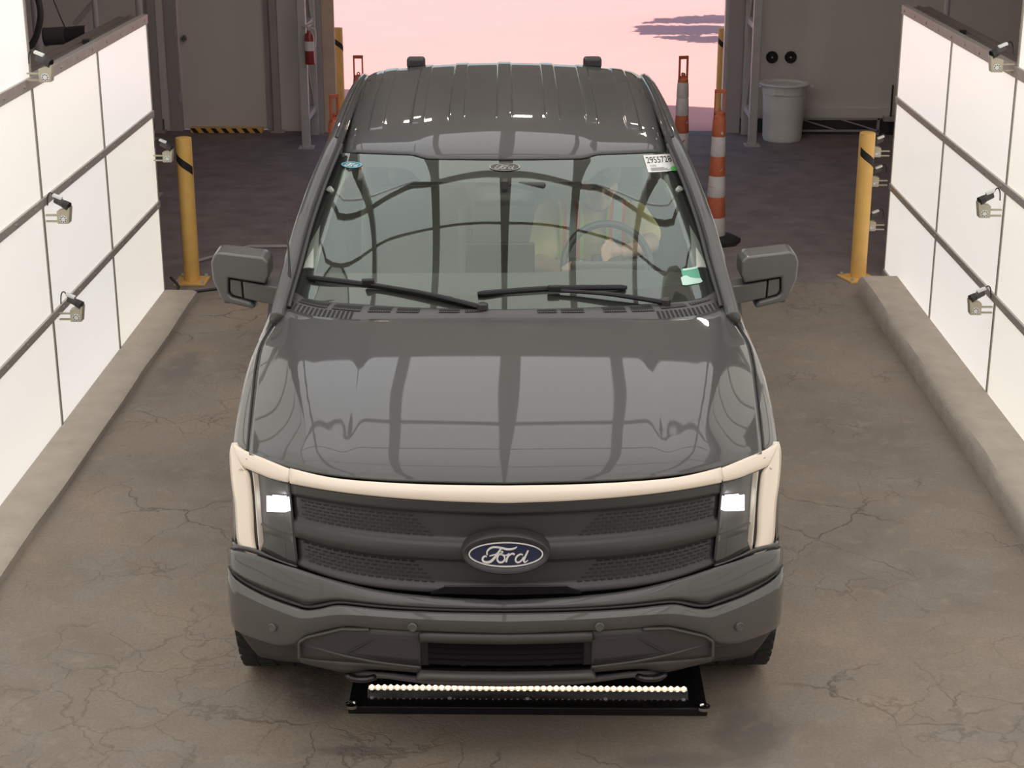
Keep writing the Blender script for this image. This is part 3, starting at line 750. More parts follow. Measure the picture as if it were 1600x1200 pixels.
for s in (-1, 1):
    rows = [[(s*.60, .97+.475*math.cos(a), .42+.475*math.sin(a)), (s*.985, .97+.475*math.cos(a), .42+.475*math.sin(a))] for a in [math.pi*i/20 for i in range(21)]]
    MB().grid(rows).build('wheel_arch_liner', BLKP, TK, smooth=True)
    MB().bb((s*.58, .55, .45), (s*.60, 1.4, .95)).build('arch_inner', BLKP, TK)

# ---- cab sides, doors, bed
def side_profile(y, zb=.46, bed=False):
    return [(.905, y, 1.262), (.945, y, 1.25), (.972, y, 1.20), (.985, y, 1.10), (.988, y, .95), (.978, y, .75), (.970, y, .60), (.955, y, zb)]
def panel(y0, y1, name, arch=None, zt=None):
    rows = []
    n = 24
    for i in range(n+1):
        y = lerp(y0, y1, i/n); zb = .46
        if arch and abs(y-arch) < .47: zb = .42 + math.sqrt(.47**2-(y-arch)**2)
        pr = side_profile(y, .46)
        rows.append([(px, py, max(pz, zb) if pz < 1.15 else (pz if zt is None else pz+zt)) for px, py, pz in pr])
    return pair(rows, name, PAINT, smooth=True, angle=60, solid=-.02)
fd = panel(1.775, 2.88, 'front_door'); rd = panel(2.89, 3.98, 'rear_door'); bs = panel(4.06, 5.82, 'bed_side', 4.66, .16)
for o, y in ((fd[0], 2.72), (fd[1], 2.72), (rd[0], 3.82), (rd[1], 3.82)):
    s = -1 if o in (fd[0], rd[0]) else 1
    MB().bb((s*.985, y-.11, 1.06), (s*1.012, y+.11, 1.095)).build('door_handle', PAINT, o, bevel=.008)
MB().bb((-.93, 1.78, .44), (-.87, 3.98, .56)).build('sill', PAINT, TK); MB().bb((.87, 1.78, .44), (.93, 3.98, .56)).build('sill', PAINT, TK)
MB().bb((-.90, 4.06, .62), (.90, 4.10, 1.25)).bb((-.90, 5.78, .62), (.90, 5.83, 1.40)).build('bed_ends', PAINT, TK)
MB().bb((-.90, 4.06, .60), (.90, 5.8, .64)).build('bed_floor', BLKP, TK)
MB().bb((-.86, 3.95, .5), (.86, 4.0, 1.27)).build('cab_rear_wall', PAINT, TK)
MB().bb((-.90, 1.6, .5), (.90, 3.98, .56)).build('cab_floor', BLKP, TK)
# ---- windscreen
def gl_b(x):
    a = abs(x)/.872
    return Vector((x, hermite(a, [0, .35, .62, .91, 1], [1.30, 1.328, 1.392, 1.515, 1.57]), hermite(a, [0, .35, .62, .91, 1], [1.322, 1.320, 1.315, 1.305, 1.335])))
def gl_t(x):
    a = abs(x)/.735; st = sstep(abs(x), .33, .41)
    return Vector((x, 2.085 + .195*a*a + .022*st, 1.752 - .020*a*a + .012*st))
def glass_pt(u, v):
    b = gl_b(u*.872); t = gl_t(u*.735); p = b.lerp(t, v)
    bul = .026*math.sin(math.pi*v)*(1-.35*u*u)
    p.z += bul*.86; p.y -= bul*.5
    return p
def glass_n(u, v):
    e = .01; a = glass_pt(u+e, v) - glass_pt(u-e, v); b = glass_pt(u, min(v+e, 1)) - glass_pt(u, max(v-e, 0)); n_ = a.cross(b).normalized()
    return n_ if n_.z > 0 else -n_
WS = glass('windscreen_glass', (.93, .98, .93), 2.0)
gu = [-1 + 2*i/48 for i in range(49)]; gv = [i/30 for i in range(31)]
WSO = MB().grid([[glass_pt(u, v) for u in gu] for v in gv]).build('windscreen', WS, TK, smooth=True, angle=180)
def on_glass(u, v, d): return glass_pt(u, v) + glass_n(u, v)*d
def frit(us, v0f, v1f, name='black_border'):
    rows = [[on_glass(u, lerp(v0f(u), v1f(u), k/3), -.004) for u in us] for k in range(4)]
    return MB().grid(rows).build(name, FRIT, WSO, smooth=True)
FRIT = mat('black_glass_border', (.075, .068, .066), .6)
fu = [-1 + 2*i/60 for i in range(61)]
frit(fu, lambda u: 0, lambda u: .085 + .02*u*u)
frit(fu, lambda u: .905 - .075*(1-sstep(abs(u), .45, .58))*1 , lambda u: 1)
for s in (-1, 1):
    rows = [[on_glass(s*(1 - k/3*(.055 + .02*math.sin(math.pi*v) + .10*sstep(v, .78, 1.0)*0 + .05*(1-sstep(v, .0, .35)))), v, -.005) for k in range(4)] for v in gv]
    MB().grid(rows).build('black_border', FRIT, WSO, smooth=True)
# sensor housing and mirror behind the glass
rows = [[on_glass(u, v, -.02) for u in (-.16, -.08, 0, .08, .16)] for v in (.72, .78, .84, .9)]
MB().grid(rows).build('sensor_housing', DKP, TK, smooth=True, solid=.03)
MB().bb((-.012, 1.90, 1.66), (.012, 1.97, 1.70)).build('rear_view_mirror_stem', BLKP, TK)
rv = MB().box((.05, 1.955, 1.655), (.25, .03, .07), (.15, 0, -.2)).build('rear_view_mirror', BLKP, TK, bevel=.012)
MB().box((.053, 1.973, 1.655), (.225, .004, .052), (.15, 0, -.2)).build('mirror_glass', CHROME, rv)

# ---- A-pillars, roof rails
PIL = [(.900, 1.36, 1.262), (.895, 1.44, 1.305), (.868, 1.60, 1.412), (.842, 1.80, 1.527), (.804, 2.02, 1.645), (.768, 2.2, 1.733), (.742, 2.4, 1.792), (.732, 2.8, 1.838), (.727, 3.3, 1.853), (.722, 3.66, 1.845), (.735, 3.80, 1.79), (.80, 3.96, 1.45), (.83, 4.0, 1.25)]
pts = catmull(PIL, 6)
for s in (-1, 1):
    q = [(s*p.x, p.y, p.z) for p in pts]
    MB().tube(q, .033, 12, flat=1.1).build('roof_pillar', PAINT, TK, smooth=True, angle=180)
    q2 = [(s*(p.x-.040), p.y+.002, p.z+.016) for p in pts if 1.40 < p.y < 2.3]
    MB().tube(q2, .009, 6).build('windscreen_moulding', BLKP, TK, smooth=True)
    # side windows
    GT_ = glass('tinted_side_glass', (.78, .85, .79), 1.2) if s == -1 else GT_
    for nm, y0, y1 in (('front_window', 1.80, 2.82), ('rear_window', 2.95, 3.76)):
        top = lambda y: interp(y, [p.y for p in pts], [p.z for p in pts]) - .02
        tx = lambda y: interp(y, [p.y for p in pts], [p.x for p in pts])
        rows = []
        for i in range(9):
            y = lerp(y0, y1, i/8); zt = max(top(y), 1.27)
            rows.append([(s*lerp(.925, tx(y)+.005, k/6), y, lerp(1.255, zt, k/6)) for k in range(7)])
        MB().grid(rows).build(nm, GT_, TK, smooth=True)
    # B pillar and quarter post
    MB().tube([(s*.925, 2.89, 1.25), (s*.83, 2.90, 1.55), (s*.745, 2.92, 1.83)], .05, 8, flat=.5).build('door_pillar', BLKP, TK, smooth=True)
    MB().tube([(s*.925, 1.83, 1.26), (s*.90, 1.83, 1.40), (s*.85, 1.84, 1.53)], .022, 8).build('quarter_post', BLKP, TK, smooth=True)
# ---- roof with pressed ribs
RY = [2.085, 2.14, 2.2, 2.3, 2.42, 2.6, 2.85, 3.2, 3.5, 3.66, 3.72, 3.745]; RZ = [1.756, 1.782, 1.804, 1.834, 1.862, 1.888, 1.912, 1.932, 1.940, 1.938, 1.930, 1.905]
RIBS = [(0, .038), (.215, .036), (.39, .030), (.575, .036)]
def roof_pt(u, v):
    x = u*.715; yf = gl_t(u*.735).y + .006
    y = lerp(yf, 3.745, v); yz = lerp(2.091, 3.745, v)
    z = hermite(yz, RY, RZ) - lerp(.022, .052, sstep(v, 0, .25))*u*u - .02*sstep(abs(u), .90, 1.0)
    if v < .12: z += .012*sstep(abs(x), .33, .41)*(1 - v/.12)
    k = sstep(y, 2.44, 2.50)
    for c, wd in RIBS:
        d = abs(abs(x)-c)
        z += .0055*k*(1 - sstep(d, wd*.78, wd))
    return (x, y, z)
ru = sorted(set([round(-1+2*i/60, 4) for i in range(61)] + [round(s*(c+t*wd)/.715, 4) for s in (-1, 1) for c, wd in RIBS for t in (-1.02, -.95, -.89, -.83, -.76, 0, .76, .83, .89, .95, 1.02)]))
rv_ = [i/16*.2 for i in range(16)] + [.2 + .8*i/40 for i in range(41)]
RF = MB().grid([[roof_pt(u, v) for u in ru] for v in rv_]).build('roof', PAINT, TK, smooth=True, angle=180, solid=.012)
MB().grid([[(x*.97, y+.03, z-.035) for x, y, z in [roof_pt(u, v) for u in gu]] for v in [i/20 for i in range(21)]]).build('headliner', mat('headliner_grey', (.30, .30, .28), .9), TK, smooth=True)
rows = [[(u*.70, lerp(3.745, 3.95, t), lerp(1.885, 1.27, t) - .03*u*u*(1-t)) for u in gu] for t in (0, .25, .5, .75, 1)]
MB().grid(rows).build('rear_windscreen', GT_, TK, smooth=True)
for s in (-1, 1):
    MB().box((s*.455, 3.755, 1.928), (.094, .07, .058)).build('roof_marker_block', BLKP, TK, bevel=.016)
    MB().tube([(s*p.x*.985, p.y, p.z+.030) for p in pts if 2.3 < p.y < 3.66], .010, 6).build('roof_ditch_strip', BLKP, TK, smooth=True)

# ---- cowl, vents, wipers, aerial
def cowl_pt(u, t):
    f = Vector(bonnet_pt(1, abs(u))); f.x *= 1 if u >= 0 else -1; f.y += .006; f.z -= .012
    b = gl_b(u*.872); b.z -= .002
    p = f.lerp(b, t); p.z += .012*math.sin(math.pi*t); return p
CW = MB().grid([[cowl_pt(u, t) for u in fu] for t in [i/8 for i in range(9)]]).build('cowl_panel', COWLM, TK, smooth=True, angle=180)
SLOT = mat('vent_slot', (.006, .006, .006), .7)
def vent(u0, u1, t0a, t1a, t0b, t1b, n):
    e = MB(); lo = lambda u, t: cowl_pt(u, t) + Vector((0, -.001, .002))
    k = 10
    rows = [[lo(lerp(u0, u1, i/k), lerp(lerp(t0a, t0b, i/k), lerp(t1a, t1b, i/k), j/2)) for i in range(k+1)] for j in range(3)]
    vo = MB().grid(rows).build('vent', SLOT, CW)
    m = MB()
    for i in range(n):
        u = lerp(u0, u1, (i+.5)/n); f = (u-u0)/(u1-u0); a = lo(u, lerp(t0a, t0b, f)); b = lo(u, lerp(t1a, t1b, f)); hw = abs(u1-u0)*.872/n*.25
        a.z += .0015; b.z += .0015
        m.add([a+Vector((-hw,0,0)), a+Vector((hw,0,0)), b+Vector((hw,0,0)), b+Vector((-hw,0,0))], [(0,1,2,3)])
    o = m.build('louvre', COWLM, vo); o['kind'] = 'stuff'
for (a, b, ta, tb, tc, td, n) in ((-.925, -.79, .50, .98, .47, .95, 14), (-.765, -.635, .46, .95, .42, .90, 14), (-.60, -.50, .40, .92, .40, .90, 10), (-.475, -.375, .40, .90, .40, .88, 10), (-.29, -.20, .42, .86, .42, .82, 9), (-.175, -.10, .44, .80, .50, .70, 7),
                                  (.14, .225, .40, .84, .40, .86, 9), (.245, .345, .40, .86, .40, .88, 10), (.43, .53, .40, .90, .40, .90, 10), (.555, .655, .40, .90, .42, .90, 10), (.69, .81, .50, .88, .54, .78, 12), (.83, .93, .56, .74, .60, .68, 8)):
    vent(a, b, ta, tb, tc, td, n)
for s in (-1, 1):
    for k in range(15):
        u = s*lerp(.665, .945, k/14); a, b = cowl_pt(u, .08), cowl_pt(u, .38)
        w_ = .0052
        MB().add([a+Vector((-w_,0,.002)), a+Vector((w_,0,.002)), b+Vector((w_,0,.003)), b+Vector((-w_,0,.003))], [(0,1,2,3)]).build('drain_slot', SLOT, CW)
def wiper(pivot, mid, tip0, tip1, lab):
    e = bpy.data.objects.new('wiper', None); COL.objects.link(e); e.parent = TK
    P = catmull([pivot, Vector(pivot).lerp(Vector(mid), .5) + Vector((0, -.01, .012)), mid], 8)
    MB().tube(P, [lerp(.016, .009, i/(len(P)-1)) for i in range(len(P))], 8, flat=.7).build('arm', WIPM, e, smooth=True)
    B = catmull([tip0, Vector(tip0).lerp(Vector(tip1), .5) + Vector((0, -.004, .010)), tip1], 8)
    MB().tube(B, [.009] + [.0135]*(len(B)-2) + [.009], 8, flat=.9).build('blade', WIPM, e, smooth=True)
    MB().box(Vector(mid) + Vector((0, 0, .008)), (.05, .03, .024), (0, 0, .1)).build('blade_joint', WIPM, e, bevel=.006)
    MB().lathe([(.022, 0), (.022, .02), (.012, .026)], Vector(pivot) + Vector((0, 0, -.006)), 'z', 14).build('pivot_cap', BLKP, e)
def gp(u, v, d=.012): return tuple(on_glass(u, v, d))
wiper(tuple(cowl_pt(-.10, .80) + Vector((0, 0, .01))), gp(-.63, .10, .02), gp(-.935, .105), gp(-.22, .035), 'l')
wiper(tuple(cowl_pt(.72, .78) + Vector((0, 0, .01))), gp(.225, .085, .02), gp(-.125, .075), gp(.56, .09), 'r')
AE = bpy.data.objects.new('aerial', None); COL.objects.link(AE); AE.parent = TK
MB().tube([(-.862, 1.50, 1.285), (-.862, 1.50, 1.31)], .011, 12).build('socket', BLKP, AE)
MB().tube([(-.862, 1.50, 1.31), (-.862, 1.502, 1.328)], .009, 12).build('ferrule', CHROME, AE)
MB().tube([(-.862, 1.502, 1.328), (-.866, 1.535, 1.45), (-.872, 1.57, 1.615)], [.007, .005, .002], 8).build('whip', BLKP, AE, smooth=True)

# ---- door mirrors
cap = [(1.203, 1.415), (1.190, 1.448), (1.17, 1.460), (.990, 1.438), (.968, 1.418), (.966, 1.36), (.985, 1.326), (1.136, 1.352), (1.140, 1.283), (1.125, 1.268), (1.05, 1.247), (1.030, 1.224), (1.045, 1.220), (1.150, 1.247), (1.170, 1.266), (1.199, 1.34)]
arm1 = [(1.131, 1.342), (1.086, 1.334), (1.083, 1.262), (1.122, 1.274), (1.133, 1.290)]; arm2 = [(1.080, 1.333), (.90, 1.300), (.90, 1.225), (.96, 1.232), (1.077, 1.258)]
for s in (-1, 1):
    e = bpy.data.objects.new('door_mirror', None); COL.objects.link(e); e.parent = TK
    f = lambda pl: [(s*x, z) for x, z in pl]
    c = MB().prism(f(cap), 1.66, 1.80).build('cap', MIRP, e, smooth=True, bevel=.018)
    MB().prism(f(arm1), 1.675, 1.75).build('arm_tip', MIRP, e, bevel=.004)
    MB().prism(f(arm2), 1.675, 1.78).build('arm', MIRP, e, bevel=.006)
    MB().prism(f([(1.136, 1.350), (.985, 1.324), (.985, 1.24), (1.03, 1.24), (1.125, 1.262), (1.142, 1.283)]), 1.70, 1.74).build('joint', BLKP, e)
    MB().prism(f([(1.185, 1.43), (.99, 1.425), (.985, 1.34), (1.15, 1.345), (1.16, 1.26), (1.185, 1.33)]), 1.80, 1.806).build('mirror_glass', CHROME, e)
    MB().lathe([(.018, 0), (.018, .012), (.012, .018)], (s*1.15, 1.72, 1.232), 'z', 12).build('puddle_lamp', BLKP, e)
    # wing triangle the arm is bolted to
    MB().bb((s*.88, 1.66, 1.20), (s*.93, 1.82, 1.34)).build('mirror_foot', PAINT, e, bevel=.01)

# ---- stickers on the glass
def sticker(name, u0, u1, v0, v1, mt, d=.0015, skew=0.):
    rows = [[on_glass(lerp(u0, u1, i/6) + skew*(1-j/4), lerp(v0, v1, j/4), d) for i in range(7)] for j in range(5)]
    return MB().grid(rows).build(name, mt, WSO, smooth=True)
def glass_text(txt, uc, vc, du, dv, mt, parent, d, skew=0.):
    cu = bpy.data.curves.new('t', 'FONT'); cu.body = txt; cu.size = 1; cu.align_x = 'LEFT'
    ob = bpy.data.objects.new('t', cu); COL.objects.link(ob)
    bpy.context.view_layer.update()
    me = bpy.data.meshes.new_from_object(ob.evaluated_get(bpy.context.evaluated_depsgraph_get()))
    bpy.data.objects.remove(ob); bpy.data.curves.remove(cu)
    xs = [v.co.x for v in me.vertices]; ys = [v.co.y for v in me.vertices]; xa, xb, ya, yb = min(xs), max(xs), min(ys), max(ys)
    for v in me.vertices:
        fx = (v.co.x-xa)/(xb-xa)-.5; fy = (v.co.y-ya)/(yb-ya)-.5
        v.co = on_glass(uc+fx*du + skew*(.5-fy), vc+fy*dv, d)
    me.materials.clear(); me.materials.append(mt)
    o = bpy.data.objects.new('printed_text', me); COL.objects.link(o); o.parent = parent; return o
INK = mat('black_ink', (.03, .03, .035), .7); GREENS = mat('green_sticker', (.12, .42, .27), .5); GDOT = mat('green_dot', (.10, .62, .12), .5); LB = mat('pale_blue_print', (.30, .62, .70), .5)
# ---- cabin interior
DASH = mat('dashboard_grey', (.12, .12, .112), .7); SEAT = mat('seat_grey', (.24, .245, .23), .8, bump=(120, .15)); LT = mat('pillar_trim_light', (.50, .52, .47), .8)
rows = []
for t in [i/10 for i in range(11)]:
    rows.append([])
    for u in gu:
        b = gl_b(u*.86); y = lerp(b.y+.01, 2.05 - .05*u*u, t); z = lerp(b.z-.02, 1.305, sstep(t, 0, .6)) - .07*sstep(t, .85, 1) + .02*math.exp(-((u*.86-.44)/.2)**2)*sstep(t, .4, .8)
        rows[-1].append((u*.86, y, z))
rows.append([(p[0], p[1]+.02, p[2]-.30) for p in rows[-1]])
MB().grid(rows).build('dashboard', DASH, TK, smooth=True, angle=60)
MB().box((-.02, 2.09, 1.29), (.30, .03, .20), (-.15, 0, 0)).build('centre_screen', TRIM, TK, bevel=.008)
def seat(x, y, wd, name):
    e = bpy.data.objects.new(name, None); COL.objects.link(e); e.parent = TK; e.location = (x, y, 0)
    MB().box((0, 0, .86), (wd, .50, .16)).build('cushion', SEAT, e, bevel=.05, smooth=True)
    MB().box((0, .27, 1.17), (wd, .15, .58), (-.20, 0, 0)).build('backrest', SEAT, e, bevel=.06, smooth=True)
    for s in (-1, 1):
        MB().box((s*(wd/2-.03), .235, 1.15), (.07, .16, .46), (-.20, 0, 0)).build('bolster', SEAT, e, bevel=.03, smooth=True)
    MB().box((0, .345, 1.545), (.27, .10, .17), (-.15, 0, 0)).build('headrest', SEAT, e, bevel=.04, smooth=True)
    for s in (-.06, .06):
        MB().cyl((s, .33, 1.40), (s, .345, 1.50), .007, n=8).build('headrest_post', CHROME, e)
    MB().bb((-wd/2+.05, -.2, .56), (wd/2-.05, .2, .78)).build('seat_base', BLKP, e)
seat(-.42, 2.62, .52, 'front_seat'); seat(.42, 2.62, .52, 'front_seat')
e = bpy.data.objects.new('rear_bench', None); COL.objects.link(e); e.parent = TK
MB().box((0, 3.45, .86), (1.5, .5, .16)).build('cushion', SEAT, e, bevel=.05)
MB().box((0, 3.74, 1.17), (1.5, .13, .60), (-.14, 0, 0)).build('backrest', SEAT, e, bevel=.05)
for x in (-.48, 0, .48): MB().box((x, 3.79, 1.53), (.26, .09, .14)).build('headrest', SEAT, e, bevel=.035)
MB().bb((-.12, 2.15, .56), (.12, 2.9, .98)).build('centre_console', DASH, TK, bevel=.02)
for s in (-1, 1):
    # pillar grab handle and light inner trim
    h = [(s*.80, 1.86, 1.46), (s*.775, 1.92, 1.45), (s*.745, 2.02, 1.56), (s*.735, 2.06, 1.61), (s*.75, 2.05, 1.64)]
    MB().tube(catmull(h, 6), .014, 8).build('grab_handle', LT, TK, smooth=True)
    q = [(s*(p.x-.062), p.y+.03, p.z-.045) for p in pts if 1.62 < p.y < 2.25]
    MB().tube(q, .030, 8, flat=.5).build('pillar_trim', LT, TK, smooth=True)
    MB().bb((s*.86, 1.82, .60), (s*.90, 3.9, 1.24)).build('door_card', DASH, TK)
# steering wheel
SWc = Vector((.445, 2.10, 1.285)); SW = bpy.data.objects.new('steering_wheel', None); COL.objects.link(SW); SW.parent = TK; SW.location = SWc; SW.rotation_euler = (math.radians(-28), 0, 0)
ring = [(.188*math.cos(a), 0, .188*math.sin(a)) for a in [2*math.pi*i/40 for i in range(41)]]
MB().tube(ring, .017, 10, caps=False).build('rim', BLKP, SW, smooth=True)
MB().box((0, 0, -.01), (.14, .05, .12)).build('hub', BLKP, SW, bevel=.02)
for a in (math.radians(8), math.radians(172), math.radians(270)):
    MB().box((.12*math.cos(a), 0, .12*math.sin(a)-.005), (.13, .022, .035), (0, -a, 0)).build('spoke', BLKP, SW, bevel=.006)
MB().cyl((.445, 1.85, 1.15), (.445, 2.06, 1.27), .04).build('steering_column', BLKP, TK)
rows = [[(.445 + .2*math.cos(a)*k, 1.98-.12*(1-k), 1.30 + .075*math.sin(a)*k) for a in [math.pi*i/12 for i in range(13)]] for k in (1, .8)]
MB().bb((.28, 1.93, 1.25), (.61, 1.96, 1.345)).build('gauge_hood', DASH, TK, bevel=.02)

# ---- stickers (u across, v up the glass)
def uv(n): return STK[n]
STK = {'label': (.815, .985, .850, .985, -.030), 'oval': (-.95, -.82, .885, .93), 'green': (.845, .93, .085, .185), 'frit': (0, .945)}
a = STK['label']
lab_o = sticker('paper_label', a[0], a[1], a[2], a[3], PAPER, .002, -.0)
uc, vc = (a[0]+a[1])/2, (a[2]+a[3])/2
glass_text('2955728', uc, lerp(a[2], a[3], .70), (a[1]-a[0])*.88, (a[3]-a[2])*.36, INK, lab_o, .0035)
glass_text('FORD', lerp(a[0], a[1], .24), lerp(a[2], a[3], .36), (a[1]-a[0])*.22, (a[3]-a[2])*.11, mat('grey_ink', (.28, .28, .28), .7), lab_o, .0035)
for k in range(3):
    v = lerp(a[2], a[3], .07 + .07*k)
    sticker('print_line', lerp(a[0], a[1], .12), lerp(a[0], a[1], .80 - .1*k), v, v+(a[3]-a[2])*.035, bpy.data.materials['grey_ink'], .0034)
m = MB(); c_ = (a[1]-.012, a[2]+.012)
m.grid([[on_glass(c_[0]+.022*math.cos(g)*k, c_[1]+.020*math.sin(g)*k, .004) for g in [2*math.pi*i/20 for i in range(21)]] for k in (1, .02)])
m.build('round_sticker', GDOT, WSO)
def ovalsticker(name, uc, vc, ru_, rv2, mt, ringmt, inkmt, d):
    m = MB(); m.grid([[on_glass(uc+ru_*math.cos(g)*k, vc+rv2*math.sin(g)*k, d) for g in [2*math.pi*i/32 for i in range(33)]] for k in (1, .5, .02)]); o = m.build(name, mt, WSO)
    m = MB(); m.grid([[on_glass(uc+ru_*math.cos(g)*k, vc+rv2*math.sin(g)*k, d+.0012) for g in [2*math.pi*i/32 for i in range(33)]] for k in (1, .93)]); m.build('oval_ring', ringmt, o)
    script('script_print', None, ru_, inkmt, o, lambda u, v: on_glass(uc+u, vc+v*rv2/ru_*2.6, d+.0012), .0004)
def grey(n, v): return mat(n, (v, v, v), .6)
ovalsticker('oval_decal', (STK['oval'][0]+STK['oval'][1])/2, (STK['oval'][2]+STK['oval'][3])/2, .062, .024, mat('decal_blue', (.06, .22, .30), .5), LB, PAPER, .002)
ovalsticker('border_logo', STK['frit'][0], STK['frit'][1], .088, .032, FRIT, mat('logo_grey', (.36, .36, .34), .6), bpy.data.materials['logo_grey'], .0015)
a = STK['green']
gs = sticker('green_windscreen_sticker', a[0], a[1], a[2], a[3], GREENS, .002)
car = [(0, .05), (0, .55), (.12, .62), (.30, .66), (.48, .48), (.75, .36), (.95, .28), (1.0, .02), (.85, 0), (.2, .02)]
m = MB(); m.add([on_glass(lerp(a[0]-.012, a[1]+.004, x), lerp(a[2], a[3], y*.9), .0035) for x, y in car], [tuple(range(len(car)))]); m.build('car_outline_print', mat('pale_green_print', (.55, .78, .66), .5), gs)
sticker('sticker_header', a[0]+.008, a[1], a[3]-.012, a[3], bpy.data.materials['pale_green_print'], .0035)

# ------------------------------------------------------------------ driver
def t2w(p):
    c, s = math.cos(TROT), math.sin(TROT); return Vector((TLOC[0]+p[0]*c-p[1]*s, TLOC[1]+p[0]*s+p[1]*c, p[2]))
DB = Vector((.41, 2.70, .94))
PS = thing('person', 'driver in yellow shirt, striped safety vest and cap gripping the steering wheel', 'person', t2w(DB), TROT)
SKIN = mat('skin', (.60, .38, .29), .55); SHIRT = mat('yellow_shirt', (.85, .74, .36), .85, bump=(25, .3)); JEAN = mat('dark_jeans', (.04, .05, .08), .85)
def limb(m, a, b, r0, r1, n=5):
    a, b = Vector(a), Vector(b)
    for i in range(n+1): m.ball(a.lerp(b, i/n), lerp(r0, r1, i/n), 12, 8)
    m.tube([a, b], [r0, r1], 12)
def remesh(m, name, mt, vox, parent, smooth_it=6, base=DB):
    me = MB(); me.v = [tuple(Vector(v)-base) for v in m.v]; me.f = m.f
    o = me.build(name, mt, parent)
    rm = o.modifiers.new('r', 'REMESH'); rm.mode = 'VOXEL'; rm.voxel_size = vox; rm.use_smooth_shade = True
    s_ = o.modifiers.new('m', 'SMOOTH'); s_.factor = .5; s_.iterations = smooth_it
    return o
SHL, SHR = (.205, 2.66, 1.375), (.60, 2.62, 1.385)
ELL, ELR = (.165, 2.44, 1.20), (.655, 2.38, 1.31)
WRL, WRR = (.300, 2.15, 1.245), (.515, 2.16, 1.325)
m = MB()
m.ball((.41, 2.76, .98), (.17, .13, .13)); limb(m, (.41, 2.75, 1.0), (.405, 2.68, 1.28), .14, .15)
m.ball((.405, 2.66, 1.32), (.19, .11, .10)); limb(m, (.42, 2.66, 1.40), (.437, 2.61, 1.48), .056, .052)
# head
hc = Vector((.437, 2.575, 1.545))
m.ball(hc, (.074, .093, .098), 20, 14); m.ball(hc+Vector((0, -.035, -.055)), (.056, .055, .058), 16, 10); m.ball(hc+Vector((0, -.078, -.092)), (.024, .02, .02))
m.ball(hc+Vector((0, -.098, -.018)), (.012, .020, .026)); m.ball(hc+Vector((0, -.110, -.032)), (.015, .014, .011))
m.ball(hc+Vector((0, -.086, -.066)), (.026, .012, .007)); m.ball(hc+Vector((0, -.085, -.078)), (.022, .012, .007))
for s in (-1, 1):
    m.ball(hc+Vector((s*.074, .012, -.022)), (.009, .018, .026)); m.ball(hc+Vector((s*.034, -.080, .022)), (.022, .012, .008)); m.ball(hc+Vector((s*.040, -.070, -.030)), (.022, .02, .018))
limb(m, SHL, ELL, .056, .044); limb(m, ELL, WRL, .044, .029); limb(m, SHR, ELR, .056, .044); limb(m, ELR, WRR, .044, .029)
def hand(m, w, d, curl, thumb):
    """palm behind the rim, four fingers wrapping over it, thumb from the side of the palm"""
    w = Vector(w); d = Vector(d).normalized(); side = Vector(thumb).normalized(); c = Vector(curl).normalized()
    pc = w + d*.05; m.ball(pc, (.034, .042, .034), 12, 8)
    for k, L in enumerate((.92, 1.0, .95, .78)):
        b0 = pc + d*.030 + side*(.028 - .019*k); b1 = b0 + d*.030*L + c*.008; b2 = b1 + d*.012*L + c*.026*L; b3 = b2 - d*.012 + c*.018*L
        limb(m, b0, b1, .0095, .009, 3); limb(m, b1, b2, .009, .0082, 3); limb(m, b2, b3, .0082, .0072, 2)
    t0 = pc + side*.028 - d*.008; t1 = t0 + side*.022 + d*.020; t2 = t1 + d*.024 + c*.010
    limb(m, t0, t1, .012, .0105, 3); limb(m, t1, t2, .0105, .0085, 3)
hand(m, WRL, (-.15, -.5, .35), (.3, -.2, -.9), (.9, 0, .4)); hand(m, WRR, (-.65, -.55, .25), (-.1, -.5, -.8), (-.2, .3, .9))
for s, kx in ((-1, .27), (1, .55)):
    limb(m, (.41+s*.09, 2.74, .98), (kx, 2.30, 1.00), .085, .062); limb(m, (kx, 2.30, 1.00), (kx, 2.02, .68), .060, .042); m.ball((kx, 1.96, .645), (.045, .12, .04))
remesh(m, 'body', SKIN, .0062, PS, 3)
m = MB()
limb(m, (.41, 2.75, .99), (.405, 2.68, 1.28), .158, .165); m.ball((.405, 2.66, 1.325), (.205, .125, .108), 20, 12); m.ball((.425, 2.65, 1.385), (.085, .075, .045))
limb(m, SHL, Vector(SHL).lerp(Vector(ELL), .72), .068, .072); limb(m, SHR, Vector(SHR).lerp(Vector(ELR), .66), .070, .078)
remesh(m, 'shirt', SHIRT, .010, PS, 5)
m = MB()
for s, kx in ((-1, .27), (1, .55)):
    limb(m, (.41+s*.09, 2.74, .98), (kx, 2.30, 1.00), .095, .072); limb(m, (kx, 2.30, 1.00), (kx, 2.03, .70), .070, .055)
m.ball((.41, 2.76, .96), (.185, .15, .12)); remesh(m, 'trousers', JEAN, .012, PS, 4)
# vest: two front panels hanging from the shoulders, striped lengthwise
def vest_mat():
    mm = bpy.data.materials.new('striped_safety_vest'); mm.use_nodes = True
    n = mm.node_tree.nodes; l = mm.node_tree.links; b = n['Principled BSDF']; b.inputs['Roughness'].default_value = .6
    at = n.new('ShaderNodeTexCoord'); sp = n.new('ShaderNodeSeparateXYZ'); l.new(at.outputs['UV'], sp.inputs[0])
    r = n.new('ShaderNodeValToRGB'); r.color_ramp.interpolation = 'CONSTANT'; el = r.color_ramp.elements
    cols = [(0, (.62, .78, .06)), (.14, (.95, .16, .07)), (.30, (.62, .76, .76)), (.68, (.95, .16, .07)), (.84, (.62, .78, .06))]
    el[0].position = 0; el[0].color = (*cols[0][1], 1); el[1].position = cols[1][0]; el[1].color = (*cols[1][1], 1)
    for p, c in cols[2:]:
        e2 = el.new(p); e2.color = (*c, 1)
    l.new(sp.outputs[0], r.inputs[0]); l.new(r.outputs[0], b.inputs['Base Color']); return mm
VEST = vest_mat()
